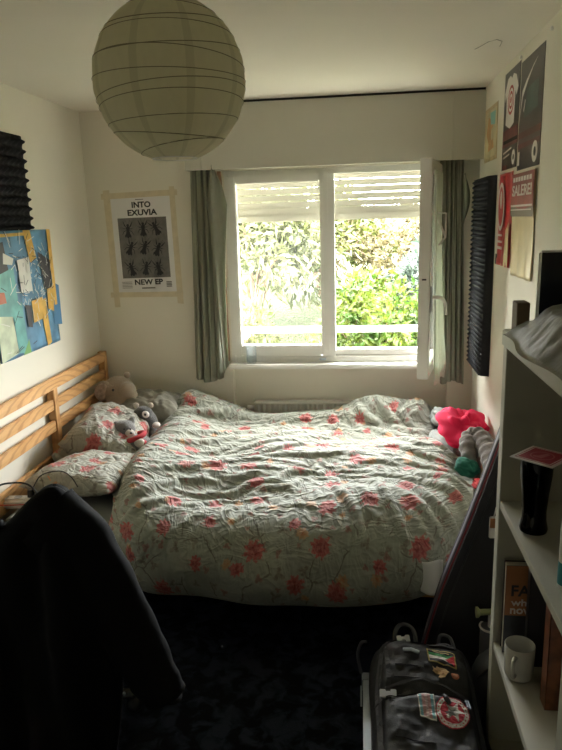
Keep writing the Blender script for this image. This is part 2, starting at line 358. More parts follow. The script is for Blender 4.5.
# ------------------------------------------------------------------ the room
XL, XR, YB, YF, ZC = -1.655, .672, 4.0, -.7, 2.37
def sbox(name, mat, *a, **k): return struct(MB().box(*a, **k).build(name, mat))
sbox('floor', M['floor'], XL-.1, XR+.1, YF-.1, YB+.2, -.1, 0)
sbox('ceiling', M['ceil'], XL-.1, XR+.1, YF-.1, YB+.2, ZC, ZC+.12)
sbox('wall_left', M['wall'], XL-.1, XL, YF-.1, YB+.2, 0, ZC)
sbox('wall_right', M['wall'], XR, XR+.1, YF-.1, YB+.2, 0, ZC)
sbox('wall_front', M['wall'], XL, XR, YF-.1, YF, 0, ZC)
WX0, WX1, WZ0, WZ1 = -.80, .465, .84, 2.0
b = MB(); b.box(XL, WX0, YB, YB+.2, 0, ZC); b.box(WX1+.06, XR, YB, YB+.2, 0, ZC); b.box(WX0, WX1+.06, YB, YB+.2, WZ1, ZC)
b.box(WX0, WX1+.06, YB+.065, YB+.2, 0, WZ0); b.box(WX1, WX1+.06, YB+.02, YB+.2, WZ0, WZ1); struct(b.build('wall_back', M['wall']))
# roller-shutter pelmet over the window, with a dark strip standing in for the shaded gap under the ceiling
b = MB(); py0, py1 = 3.88, 3.90
for x0, x1 in ((-1.0, -.905), (-.9035, .5035), (.505, XR)): b.box(x0, x1, py0, py1, 2.003, 2.356, .0015)
b.box(-1.0, -.975, py1, YB, 2.003, 2.356); b.box(-.975, XR, py1, YB, 2.075, 2.09)
pel = struct(b.build('trim_1', M['pelmet']))
struct(MB().box(-1.0, XR, py1-.002, YB, 2.356, ZC).build('trim_gap_shade', M['dark']))
# window: outer frame, mullion, fixed sash, sill board
win = struct(MB().box(WX0, WX0+.022, YB, YB+.08, WZ0, WZ1).build('window_1', M['winwhite'])); 
b = MB(); b.box(WX0, WX1, YB+.01, YB+.08, 1.965, WZ1, .004); b.box(WX1-.03, WX1, YB+.01, YB+.08, WZ0, WZ1, .004); b.box(-.188, -.150, YB-.005, YB+.075, .87, 1.968, .004); b.box(WX0+.02, WX1, YB+.005, YB+.08, WZ0, .885, .004)
b.box(-.15, WX1-.03, YB+.02, YB+.08, .885, .925, .006); b.build('window_frame', M['winwhite'], win)
b = MB(); b.box(-.778, -.732, YB-.012, YB+.045, .888, 1.972, .006); b.box(-.235, -.182, YB-.012, YB+.045, .888, 1.972, .006); b.box(-.732, -.235, YB-.012, YB+.045, 1.925, 1.972, .006); b.box(-.732, -.235, YB-.012, YB+.045, .888, .957, .006)
b.box(-.228, -.213, YB-.02, YB-.012, .90, 1.96, .003)
sash = b.build('sash', M['winwhite'], win)
MB().box(-.735, -.232, YB+.012, YB+.016, .95, 1.93).build('glass_pane', M['glareglass'], sash)
b = MB(); b.box(-.25, -.21, YB-.022, YB-.012, .862, .878, .002); b.build('latch', M['silver'], sash)
struct(MB().box(WX0-.015, .505, 3.925, YB+.07, .818, .846, .008).build('windowsill', M['winwhite'], win))
# bare timber strip between the curtain and the frame
struct(MB().box(-.835, -.812, 3.975, 4.0, .86, 2.0, .002).build('trim_3', P('bare_timber', (.36, .21, .12), .7, var=.2)))
# inward-opened casement leaf
hx, hy, fx_, fy_ = .440, 3.985, .322, 3.43
lf = thing('casement_window', 'open white casement leaf swung into the room beside the right curtain', 'window leaf', (hx, hy, .87))
L = Vector((fx_-hx, fy_-hy, 0)); ln = L.length; d = L.normalized(); nrm = Vector((-d.y, d.x, 0))
LM = Matrix.Translation((hx, hy, 0)) @ Matrix(((d.x, nrm.x, 0, 0), (d.y, nrm.y, 0, 0), (0, 0, 1, 0), (0, 0, 0, 1)))
b = MB(); th = .029
for a in ((0, .055, -th, th, .872, 1.985), (ln-.06, ln, -th, th, .872, 1.985), (.055, ln-.06, -th, th, 1.93, 1.985), (.055, ln-.06, -th, th, .872, .94)): b.box(*a, bev=.004, mat=LM)
b.build('leaf_frame', M['winwhite'], lf)
MB().box(.05, ln-.055, -.003, .003, .935, 1.935, mat=LM).build('glass_pane', M['glass'], lf)
MB().box(ln-.001, ln+.003, -.011, .011, 1.39, 1.398, mat=LM).build('latch_slot', M['black'], lf)
sd = 1 if nrm.x > 0 else -1
b = MB(); b.box(ln-.045, ln-.018, min(sd*th, sd*(th+.012)), max(sd*th, sd*(th+.012)), 1.22, 1.36, .003, mat=LM); b.build('handle_plate', M['grayplastic'], lf)
b = MB(); b.tube([LM @ Vector(p) for p in ((ln-.03, sd*(th+.01), 1.30), (ln-.03, sd*(th+.045), 1.302), (ln-.035, sd*(th+.06), 1.295), (ln-.05, sd*(th+.075), 1.27), (ln-.055, sd*(th+.08), 1.21))], [.010, .010, .010, .009, .008]); b.build('handle', M['winwhite'], lf, SM)
b = MB(); b.tube([LM @ Vector(p) for p in ((ln-.1, sd*(th+.004), 1.715), (ln-.12, sd*(th+.035), 1.66), (ln-.12, sd*(th+.06), 1.60), (ln-.1, sd*(th+.03), 1.56))], .006); b.tube([LM @ Vector(p) for p in ((ln-.12, sd*(th+.06), 1.60), (ln-.14, sd*(th+.06), 1.72), (ln-.13, sd*(th+.005), 1.725))], .005); b.build('stay_arm', M['winwhite'], lf, SM)
# net curtain strip on the leaf's room side
def lacef(u, v):
    z = 1.93 - v*(1.06 + .03*math.sin(u*31) + .02*math.sin(u*53)); x = ln-.052 - u*.30; off = th+.012 + .008*math.sin(u*60+v*3) + .05*v*v*(.4+.6*math.sin(u*9)**2)
    return LM @ Vector((x, sd*off, z))
b = MB(); b.grid(lacef, 60, 40); tag(b.build('net_curtain', M['lace'], None, True, [('SOLIDIFY', dict(thickness=.0015))]), 'whitish net curtain strip with frayed hem on the open window leaf', 'net curtain')
# roller shutter outside, lowered a quarter
sh = thing('roller_shutter', 'cream slatted roller shutter lowered a quarter outside the window', 'shutter', (-.165, 4.22, 1.70))
z = 1.985; b = MB()
while z > 1.80:
    b.box(WX0-.02, WX1+.03, 4.205, 4.217, z-.0405, z-.004, .004); z -= .0405
b.build('slats', M['pelmet'], sh)
b = MB(); b.box(WX0-.02, WX1+.03, 4.203, 4.219, 1.742, z-.001, .004); b.box(WX0-.02, WX1+.03, 4.198, 4.226, 1.70, 1.743, .006); b.build('bottom_bar', M['pelmet'], sh)
for xx in (WX0-.035, WX1+.025): MB().box(xx, xx+.017, 4.201, 4.235, .84, 2.0).build('guide_channel', M['silver'], sh)
struct(MB().box(WX0-.03, WX1+.04, YB+.08, 4.3, .80, .838, .006).build('window_ledge', M['winwhite'], win))
# outside rail
gr = thing('window_rail', 'pale double metal guard rail outside across the lower window', 'guard rail', (-.165, 4.33, .98))
for zz, rr in ((1.008, .011), (.983, .008)): MB().tube([(WX0-.05, 4.33, zz), (WX1+.06, 4.33, zz)], rr).build('bar', M['grayplastic'], gr, SM)
for xx in (-.745, WX1+.04): MB().box(xx-.012, xx+.012, 4.20, 4.335, .955, 1.02, .004).build('bracket', M['grayplastic'], gr)
# ------------------------------------------------------------------ outdoors
def hz(x, y):
    t = max(0, y-5.2); return -.9 + 2.5*(1-math.exp(-t*.30)) + .25*math.sin(x*.7+y*.4) + .12*math.sin(x*1.9-y*1.3)
b = MB(); b.grid(lambda u, v: (-14+28*u, 4.6+16*v, hz(-14+28*u, 4.6+16*v)), 70, 50); struct(b.build('ground_hillside', M['hill'], None, True))
def bush(name, label, x, y, rx, ry, rz, mat, n, size, arch=0., seed=1):
    rg = np.random.RandomState(seed); z0 = hz(x, y); root = thing(name, label, 'shrub', (x, y, z0), 'shrubs on the bank outside the window' if False else None)
    # stems fan out from the foot, leaves sit along the twigs
    b = MB(); tips = []
    for k in range(16):
        a = rg.uniform(0, 2*pi); e = rg.uniform(.15, 1.0)**.6; tip = Vector((x+rx*e*math.cos(a), y+ry*e*math.sin(a), z0+rz*rg.uniform(.55, 1.)*(1-.35*e*e)))
        mid = Vector((x+rx*e*.35*math.cos(a), y+ry*e*.35*math.sin(a), z0+rz*rg.uniform(.45, .7)+arch*rz*.3)); base = Vector((x+rg.uniform(-.06, .06), y+rg.uniform(-.06, .06), z0-.1))
        pts = [base.lerp(mid, t).lerp(mid.lerp(tip, t), t) for t in np.linspace(0, 1, 7)]; tips.append(pts); b.tube(pts, [.016*(1-.8*i/6) for i in range(7)], 5)
    b.build('stems', M['trunk'], root, SM)
    P0 = []; 
    nb = 26; blobs = [(rg.normal(size=3)) for _ in range(nb)]; bl = []
    for q in blobs:
        q = q/np.linalg.norm(q); q[2] = abs(q[2])*1.0-.1; bl.append((q*rg.uniform(.45, .85), rg.uniform(.22, .42)))
    verts = []; faces = []
    for i in range(n):
        c, r = bl[rg.randint(nb)]; q = rg.normal(size=3); q /= np.linalg.norm(q); p = c + q*r*rg.uniform(.6, 1.)**.5
        p = np.array((x+p[0]*rx, y+p[1]*ry, z0+rz*.45+p[2]*rz*.62))
        ax = q + rg.normal(size=3)*.7; ax[2] += arch*-.6; ax /= np.linalg.norm(ax); sd_ = np.cross(ax, rg.normal(size=3)); sd_ /= np.linalg.norm(sd_)+1e-6; up = np.cross(ax, sd_)
        l = size*rg.uniform(.7, 1.3); w = l*(.16 if arch > .5 else .26)
        k = len(verts); verts += [p, p+ax*l*.5+sd_*w, p+ax*l - up*l*.12, p+ax*l*.5-sd_*w, p+ax*l*.5+up*w*.35]; faces += [(k, k+1, k+4), (k+1, k+2, k+4), (k+2, k+3, k+4), (k+3, k, k+4)]
    me = bpy.data.meshes.new('foliage'); me.from_pydata((np.array(verts)-np.array((x, y, z0))).tolist(), [], faces); me.materials.append(mat); o = bpy.data.objects.new('foliage', me); C.objects.link(o)
    o.location = (x, y, z0); o.parent = root; o.matrix_parent_inverse = world(root).inverted()
bush('arching_shrub', 'tall cream-tinged arching shrub outside, behind the left window pane', -1.15, 7.0, 1.0, .9, 1.75, M['leafA'], 4200, .13, 1., 1)
bush('leafy_shrub', 'bright green leafy shrub outside, low in the right half of the window', .10, 6.5, .62, .6, 1.25, M['leafB'], 3000, .085, 0., 2)
bush('blue_green_shrub', 'blue-green shrub outside, beside the open leaf, right of the bright green one', .62, 6.9, .40, .45, 1.45, M['leafC'], 2400, .11, .6, 3)
bush('russet_shrub', 'straw-coloured dry shrub high on the bank at upper right of the window', .45, 8.6, .85, .8, 1.3, M['leafD'], 3000, .09, 0., 4)
bush('yellow_shrub', 'yellow-green shrub outside, low behind the glass on the windowsill', -1.25, 6.0, .55, .5, .95, M['leafE'], 2400, .075, 0., 5)
bush('bank_shrub', 'yellow-green shrub high on the bank straight behind the window mullion', -.45, 8.4, .8, .8, 1.3, M['leafE'], 2800, .10, 0., 6)
bush('far_shrub', 'pale cream shrub at the top of the bank, upper left in the window', -1.9, 9.0, .9, .9, 1.3, M['leafA'], 2400, .11, .6, 7)
bush('low_shrub', 'small deep green shrub outside, just under the guard rail beside the mullion', -.35, 5.7, .40, .4, .85, M['leafB'], 1800, .07, 0., 8)
bush('side_shrub', 'leafy green shrub outside far right, mostly hidden by the open leaf', 1.5, 7.4, .8, .8, 1.5, M['leafB'], 2200, .10, 0., 9)
# ------------------------------------------------------------------ curtains
def curtain(name, label, x0t, x1t, x0b, x1b, zt, zb, y, folds, seed):
    def f(u, v):
        s = .25+.75*v; w = (x0t + (x1t-x0t)*u)*(1-v) + (x0b + (x1b-x0b)*u)*v
        ph = u*folds*2*pi + .5*math.sin(v*4+seed) + .8*math.sin(u*5+seed)
        yy = y + .020*math.sin(ph)*(.7+.3*v) + .006*math.sin(ph*2.3+v*5+seed)
        return Vector((w + .006*math.cos(ph)*s, yy, zt + (zb-zt)*v + (.012*math.sin(u*7+seed) if v > .98 else 0)))
    b = MB(); b.grid(f, 110, 50); return tag(b.build(name, M['curtain'], None, True, [('SOLIDIFY', dict(thickness=.003))]), label, 'curtain')
c1 = curtain('curtain', 'sage green curtain left of the window with its inner top corner folded back', -.985, -.835, -1.03, -.845, 2.06, .748, 3.935, 4.5, 1.3)
def flap(u, v):   # inner edge turned outward, hanging in a long point
    a = Vector((-.845, 3.892, 2.03)); bq = Vector((-.765, 3.892, 1.80)); c_ = Vector((-.885, 3.885, 1.85)); dq = Vector((-.80, 3.90, 1.50))
    l = a.lerp(c_, min(1, v*2)).lerp(Vector((-.835, 3.90, .80)), max(0, v*2-1)); r = a.lerp(bq, min(1, v*2)).lerp(Vector((-.815, 3.905, .85)), max(0, v*2-1)); p = l.lerp(r, u); p.y -= .014*math.sin(u*pi*2)+.01*math.sin(v*9); p.x += .012*math.sin(v*7)*u; return p
b = MB(); b.grid(flap, 14, 40); b.build('turned_back_edge', M['curtain'], c1, True, [('SOLIDIFY', dict(thickness=.003))])
c2 = curtain('curtain', 'sage green curtain right of the window, bunched against the foam panel', .44, .575, .47, .615, 2.06, .735, 3.935, 4.5, 4.1)
def flap2(u, v): return Vector((.575+.035*u*math.sin(v*pi), 3.90-.02*math.sin(u*pi), 1.93-.27*v))
b = MB(); b.grid(flap2, 10, 16); b.build('turned_back_edge', M['curtain'], c2, True, [('SOLIDIFY', dict(thickness=.003))])
MB().tube([(-.975, 3.935, 2.068), (XR-.005, 3.935, 2.068)], .006).build('curtain_track', M['winwhite']); tag(bpy.data.objects['curtain_track'], 'thin white curtain track under the pelmet holding both curtains', 'curtain track')
# ------------------------------------------------------------------ radiator
rd = thing('radiator', 'white panel radiator under the windowsill behind the bed', 'radiator', (-.2, 4.02, .10))
b = MB(); n = 28; x0, x1 = -.665, .30
b.grid(lambda u, v: (x0+(x1-x0)*u, 3.99+.006*math.cos(u*2*pi*n), .12+.46*v), n*8+1, 3); b.box(x0, x1, 4.0, 4.045, .12, .58, .004); b.build('panel', M['radiator'], rd)
MB().box(x0-.004, x1+.004, 3.982, 4.05, .575, .592, .004).build('top_grille', M['radiator'], rd)
for xx in (x0+.12, x1-.12): MB().box(xx-.015, xx+.015, 4.04, 4.065, .2, .5).build('wall_bracket', M['radiator'], rd)
b = MB(); b.tube([(x0-.01, 4.02, .545), (x0-.055, 4.02, .545)], [.016, .018]); b.build('valve', M['white'], rd, SM)
MB().tube([(x0+.03, 4.02, .13), (x0+.03, 4.02, 0)], .009).build('pipe', M['radiator'], rd, SM)
# glass on the sill
b = MB(); pr = [(.024, 0), (.031, .004), (.033, .05), (.030, .09), (.0335, .112), (.031, .112), (.028, .09), (.030, .05), (.028, .012), (.0, .010)]; b.lathe(pr, (-.672, 3.965, .846), 28, True, False)
tag(b.build('drinking_glass', M['jar'], None, SM), 'small clear glass tumbler standing on the windowsill at left', 'glass')
# ------------------------------------------------------------------ paper lantern
lc = Vector((-.503, 1.85, 2.080)); lr = .202
lamp = thing('paper_lantern', 'big round cream paper lantern hanging under the ceiling', 'lamp', lc)
zt_, zb_ = .93, -.955
NRIB = 11
def lan(u, v):
    z = zt_ + (zb_-zt_)*v; a = u*2*pi; r = math.sqrt(max(0, 1-z*z))
    r *= 1 - .010*abs(math.sin(v*NRIB*pi*.5+.6*math.sin(a))) - (.014*math.sin(a*17+z*4)+.010*math.sin(a*41))*max(0, -z-.35)
    return lc + Vector((r*lr*math.cos(a), r*lr*math.sin(a), z*lr*1.02))
b = MB(); b.grid(lan, 120, 70, True, lambda u, v: (u, v)); b.build('paper_shade', M['lantern'], lamp, True)
rg = np.random.RandomState(4)
for k in range(NRIB):
    z = .80 - k*1.62/(NRIB-1) + rg.uniform(-.02, .02); tl = rg.uniform(.03, .085)*(1 if k % 2 else -1); ph = rg.uniform(0, 6.28); pts = []
    for i in range(64):
        a = i/64*2*pi; zz = z + tl*math.cos(a-ph); r = math.sqrt(max(.02, 1-zz*zz))*.999; pts.append(lc + Vector((r*lr*math.cos(a), r*lr*math.sin(a), zz*lr*1.02)))
    MB().tube(pts, .0011, 5, closed=True).build('wire_rib', M['wire'], lamp, SM)
rb = math.sqrt(1-zb_*zb_)*lr
MB().tube([lc+Vector((rb*math.cos(i/40*2*pi), rb*math.sin(i/40*2*pi), zb_*lr*1.02)) for i in range(40)], .002, 6, closed=True).build('bottom_ring', M['white'], lamp, SM)
b = MB(); b.tube([lc+Vector((0, 0, .28)), lc+Vector((0, 0, .12))], .003, 8); b.build('cord', M['white'], lamp, SM)
b = MB(); b.lathe([(.017, .05), (.019, .12), (.012, .14)], lc, 16); b.build('lamp_holder', M['white'], lamp, SM)
b = MB(); b.lathe([(.004, -.075), (.022, -.06), (.030, -.03), (.024, .01), (.013, .05)], lc, 20); b.build('bulb', M['white'], lamp, SM)
b = MB(); b.lathe([(.05, ZC-.02-lc.z), (.045, ZC-.004-lc.z), (.045, ZC-lc.z)], lc, 20); b.build('ceiling_rose', M['white'], lamp, SM)
# loose wire on the ceiling
MB().tube([(.470, 3.02, ZC-.001), (.480, 2.96, ZC-.006), (.497, 2.87, ZC-.010), (.525, 2.85, ZC-.008), (.555, 2.90, ZC-.004), (.565, 3.0, ZC-.001)], .0012, 6).build('loose_wire', M['wire'], None, SM)
tag(bpy.data.objects['loose_wire'], 'thin loose wire curling from the ceiling near the right wall', 'wire')
# ------------------------------------------------------------------ bed
bed = thing('bed', 'pine bed with slatted headboard along the left wall', 'bed', (-.55, 3.2, 0))
for yy in (3.945, 3.225, 2.50): MB().box(-1.648, -1.606, yy-.024, yy+.024, 0, .885 if 3 < yy < 3.5 else .935, .003).build('headboard_post', M['woodz'], bed)
for z0_, z1_ in ((.878, .938), (.765, .823), (.650, .708), (.44, .535)): MB().box(-1.634, -1.612, 2.478, 3.925, z0_, z1_, .003).build('headboard_rail', M['woody'], bed)
bpy.data.objects['headboard_rail'].location.x += .012
for yy in (2.463, 3.925): MB().box(-1.60, .56, yy-.012, yy+.012, .20, .33, .003).build('side_rail', M['woodx'], bed)
MB().box(.545, .57, 2.47, 3.92, .20, .33, .003).build('foot_rail', M['woody'], bed)
for xx, yy in ((.55, 2.50), (.55, 3.91), (-.53, 3.2)): MB().box(xx-.03, xx+.02, yy-.024, yy+.024, 0, .30, .003).build('leg', M['woodz'], bed)
b = MB()
for i in range(17): x = -1.52 + i*.125; b.box(x-.034, x+.034, 2.478, 3.91, .215, .235, .002)
o = b.build('bed_slats', M['woody'], bed)
b = MB(); b.box(-1.60, .54, 2.48, 3.905, .237, .462, .045, seg=4); mat_ = b.build('mattress', M['sheet'], None, SM)
tag(mat_, 'mattress in a grey-green fitted sheet lying in the bed', 'mattress')
# duvet: drape surface plus packed crumple offsets
NX, NY = 124, 150
def sst(a, b, x):
    t = np.clip((x-a)/(b-a), 0, 1); return t*t*(3-2*t)
def duvet_base():
    C=np.array([(3.90,.46),(3.935,.54),(3.92,.62),(3.86,.665),(3.78,.635),(3.70,.57),(3.55,.572),(3.2,.595),(2.9,.615),(2.65,.615),(2.45,.595),(2.32,.535),(2.265,.44),(2.27,.33),(2.33,.255),(2.42,.235),(2.52,.25)])
    # Catmull-Rom dense, then arc-length resample
    Q=np.vstack([2*C[0]-C[1],C,2*C[-1]-C[-2]]);D=[]
    for k in range(1,len(Q)-2):
        for t in np.linspace(0,1,20,endpoint=False):
            a,b,c,d=Q[k-1:k+3];D.append(.5*((2*b)+(c-a)*t+(2*a-5*b+4*c-d)*t*t+(3*b-a-3*c+d)*t**3))
    D.append(Q[-2]);D=np.array(D);s=np.r_[0,np.cumsum(np.linalg.norm(np.diff(D,axis=0),axis=1))]
    t=np.linspace(0,s[-1],NY);py=np.interp(t,s,D[:,0]);pz=np.interp(t,s,D[:,1])
    u=np.linspace(0,1,NX)[None];y=py[:,None]+0*u;z=pz[:,None]+0*u
    xl=-1.10-.05*sst(3.9,3.3,y)+.16*sst(2.9,2.3,y)+.02*np.sin(y*5)
    xr=.53+.05*sst(3.7,3.2,y)-.05*sst(2.9,2.3,y)
    x=xl+(xr-xl)*u
    # rounded near corners in plan
    cr=sst(.15,.60,x)**1.5*.40+sst(-.75,-1.08,x)**1.5*.20
    near=sst(3.4,2.3,y);y=y+cr*near**1.5
    # the hem hangs higher towards the corners
    hang=sst(.5,.2,z)*near;z=z+hang*(.17*sst(.05,.5,x)+.07*sst(-.6,-1.0,x))
    # front folds
    fr=sst(.56,.40,z)*near;y=y-fr*(.016*np.sin(x*8.5+z*9+1)+.010*np.sin(x*17-z*14)+.012*np.sin(x*4.1+z*5));z=z+.085*sst(.42,.18,z)*near
    # edges settle on the mattress
    top=sst(.40,.56,z)
    e=(1-sst(0,.10,u))+(1-sst(0,.10,1-u))
    z=z-top*e*(z-.505)*.85
    # bunched hill at the head end and gentle swells
    z=z+.10*np.exp(-((x+.98)/.17)**2-((y-3.76)/.26)**2)*sst(0,.08,u)
    z=z+.06*np.exp(-((x+.95)/.13)**2-((y-3.15)/.45)**2)*sst(0,.08,u)
    z=z+.03*np.exp(-((x+.70)/.16)**2-((y-2.75)/.3)**2)
    z=z+top*.012*np.sin(x*6+y*3)*sst(3.7,3.5,y)
    z=z-top*.03*np.exp(-((x-.2)/.5)**2-((y-3.55)/.12)**2)
    z=z+top*(.022*np.sin(x*9+y*6+1)*np.sin(y*7-x*3)+.018*np.sin(x*4.3-y*9.5))*sst(3.68,3.5,y)*sst(2.3,2.6,y)
    roll=np.exp(-((y-3.86)/.07)**2);z=z+roll*(.02*np.sin(x*7+1.2)+.015*np.sin(x*15)-.075*np.exp(-((x+.42)/.42)**2)+.05*sst(-.2,.5,x));y=y+roll*.02*np.sin(x*11)*0
    z=z-.045+.06*sst(.33,.16,z)*near;x=x-.045-.045*sst(0,-1.0,x)+.05*sst(2.9,2.35,y)*sst(-.5,-1.0,x)
    return np.stack([x,y,z],-1)
def normals(P):
    a=np.gradient(P,axis=1);b=np.gradient(P,axis=0);n=np.cross(b,a)
    n/=np.linalg.norm(n,axis=-1,keepdims=True)+1e-9
    return n

def duvet_drape():
    # relax a cloth that is a little larger than its bed, so that it buckles into creases
    B = duvet_base(); a_ = np.gradient(B, axis=1); b_ = np.gradient(B, axis=0); Nn = np.cross(a_, b_); Nn /= np.linalg.norm(Nn, axis=-1, keepdims=True)+1e-9
    if Nn[NY//2, NX//2][2] < 0: Nn = -Nn
    N = NX*NY; idx = np.arange(N).reshape(NY, NX)
    def waves(x, y, seed):
        r = np.random.RandomState(seed); o = 0
        for k in range(24):
            a = r.uniform(0, 2*np.pi); f = r.uniform(.6, 1.4); o = o+np.sin((np.cos(a)*x+np.sin(a)*y)*f+r.uniform(0, 7))
        return o/np.sqrt(12)
    S = np.r_[0, np.cumsum(np.linalg.norm(np.diff(B[:, NX//2], axis=0), axis=1))][:, None]+0*B[..., 0]
    X = B[..., 0]; top = sst(.42, .58, B[..., 2]); front = 1-top
    gy = 1.0+(.085+.065*waves(X*4, S*4, 12))*top+.012
    gx = 1.0+(.06+.055*waves(X*4.5, S*4.5, 11))*top+.015
    gx += .04*np.exp(-((S-1.72)/.16)**2)*(1+waves(X*6, S*3, 31))
    gd = np.clip(-.05*np.tanh((X+.35)*3)+.03*waves(X*4, S*4, 15), -.06, .07)*top
    gx += .045*front*(1+waves(X*3, S*2, 41)); gy += .012*front*(1+waves(X*3, S*3, 43))
    gy = np.clip(gy, 1, 1.3); gx = np.clip(gx, 1, 1.25)
    Bf = B.reshape(N, 3); Nf = Nn.reshape(N, 3); sets = []
    def add(A, Q, g, k):
        A = A.ravel(); Q = Q.ravel(); sets.append((A, Q, np.linalg.norm(Bf[A]-Bf[Q], axis=1)*g.ravel(), .5*k))
    for st, k in ((1, 1.), (2, .035)):
        for p in range(2*st):
            c_ = np.array([q for q in range(NX-st) if (q//st) % 2 == p//st and q % st == p % st]); add(idx[:, c_], idx[:, c_+st], gx[:, c_], k)
            r_ = np.array([q for q in range(NY-st) if (q//st) % 2 == p//st and q % st == p % st]); add(idx[r_], idx[r_+st], gy[r_], k)
    for p in range(2):
        r_ = np.arange(p, NY-1, 2)[:, None]; c_ = np.arange(NX-1)[None]; g = np.sqrt((gx[r_, c_]**2+gy[r_, c_]**2)/2)
        add(idx[r_, c_], idx[r_+1, c_+1], g+gd[r_, c_], .7); add(idx[r_, c_+1], idx[r_+1, c_], g-gd[r_, c_], .7)
    a = X+.25*waves(X*3, S*3, 1); b = S+.12*waves(X*2.5, S*2.5, 2)+.25*X*sst(1.2, .2, S)-.18*X*sst(.9, 1.7, S)
    seed = (.016*waves(a*7, b*30, 3)+.010*waves(a*20+b*9, b*45-a*8, 4)+.008*waves(a*45, b*15, 8))*(.35+.65*top)
    Q0 = Bf+Nf*(np.abs(seed*.9).reshape(N, 1)+.003)
    anch = np.full((NY, NX), .012); anch[:, :2] = .03; anch[:, -2:] = .03; anch[:2] = .1; anch[-3:] = .1; anch = anch.reshape(N, 1)
    Pq = Q0; v = np.zeros_like(Pq); dt = 1/60
    for step in range(DRAPE_STEPS):
        v[:, 2] -= 9.8*dt*.35; v *= .92; Q = Pq.copy(); Pq = Pq+v*dt
        for it in range(9):
            for A, Z, L, k in sets:
                d = Pq[A]-Pq[Z]; l = np.sqrt((d*d).sum(1))+1e-9; c_ = (k*(l-L)/l)[:, None]*d; Pq[A] -= c_; Pq[Z] += c_
            D = Pq-Bf; h = (D*Nf).sum(1, keepdims=True); Pq = Pq - anch*(D-h*Nf) + Nf*np.maximum(0, -h) - Nf*np.maximum(0, h-.05)*.3
        v = (Pq-Q)/dt; sp = np.linalg.norm(v, axis=1, keepdims=True); v *= np.minimum(1, .8/(sp+1e-9))
    return B, Pq.reshape(NY, NX, 3)
DRAPE_STEPS = 130
B0, PD = duvet_drape()
arc = np.r_[0, np.cumsum(np.linalg.norm(np.diff(B0[:, NX//2], axis=0), axis=1))]
me = bpy.data.meshes.new('duvet'); org = Vector((-.3, 3.1, .2))
me.from_pydata((PD.reshape(-1, 3)-np.array(org)).tolist(), [], [(j*NX+i, j*NX+i+1, (j+1)*NX+i+1, (j+1)*NX+i) for j in range(NY-1) for i in range(NX-1)])
uvl = me.uv_layers.new(name='UVMap'); li = np.empty(len(me.loops), int); me.loops.foreach_get('vertex_index', li)
uvs = np.stack([(li % NX)/(NX-1)*1.78, arc[li//NX]], 1); uvl.data.foreach_set('uv', uvs.ravel())
me.materials.append(M['floral']); me.polygons.foreach_set('use_smooth', [True]*len(me.polygons))
duv = bpy.data.objects.new('duvet', me); C.objects.link(duv); duv.location = org
for typ, kw in (('SOLIDIFY', dict(thickness=.012, offset=-1)), ('SUBSURF', dict(levels=0, render_levels=1))):
    md = duv.modifiers.new(typ.lower(), typ)
    for k, v in kw.items(): setattr(md, k, v)
tag(duv, 'crumpled sage floral duvet with red blossoms spread over the bed', 'duvet')
# pillows
def pillow(name, label, loc, size, rot, mat, seed, puff=1., cat='pillow'):
    w, l, t = size; R = Matrix.Rotation(rot[2], 3, 'Z') @ Matrix.Rotation(rot[1], 3, 'Y') @ Matrix.Rotation(rot[0], 3, 'X'); loc = Vector(loc)
    def mk(sgn):
        def f(u, v):
            a, c_ = u*2-1, v*2-1; e = max(0, (1-abs(a)**3.2)*(1-abs(c_)**3.2)); h = e**.55
            x = a*w/2*(1-.06*(1-abs(c_)**2)*abs(a)**3*0 - .07*c_*c_*0) ; y = c_*l/2
            pin = 1 - .10*(1-abs(a*c_)) * max(abs(a), abs(c_))**6
            p = Vector((x*pin, y*pin, sgn*h*t/2*puff))
            nz = fbm((a*1.3+seed, c_*1.3, sgn), 1.3)*.10 + fbm((a*3+seed, c_*3, sgn+5), 1.6)*.05 + abs(fbm((a*2.2+c_*2, c_*1.1-a, seed), 1.5))*.10
            p.z += nz*t*h*.9
            return loc + R @ p
        return f
    b = MB(); uvf = lambda u, v: (u*w*1.05+seed*.37, v*l*1.05+seed*.21)
    b.grid(mk(1), 44, 44, False, uvf); b.grid(mk(-1), 44, 44, False, uvf); bmesh.ops.remove_doubles(b.bm, verts=b.bm.verts[:], dist=.0006)
    return tag(b.build(name, mat, None, True), label, cat)
pillow('pillow', 'flat floral pillow nearest the camera at the head of the bed', (-1.31, 2.90, .535), (.46, .50, .14), (-.06, .0, -.12), M['floral2'], 1.2)
pillow('pillow', 'plump floral pillow leaning on the headboard behind the flat one', (-1.365, 3.33, .575), (.42, .54, .22), (.10, .40, .12), M['floral3'], 2.7, 1.15)
pillow('pillow', 'plain grey-beige pillow in the corner behind the plush toys', (-1.265, 3.74, .60), (.42, .32, .20), (.30, .05, .05), M['pleatpillow'], 3.9)
pillow('pillow_corner', 'small floral cushion wedged against the middle headboard post', (-1.53, 3.16, .52), (.16, .22, .10), (0, .7, .1), M['floral2'], 5.5, 1., 'cushion')
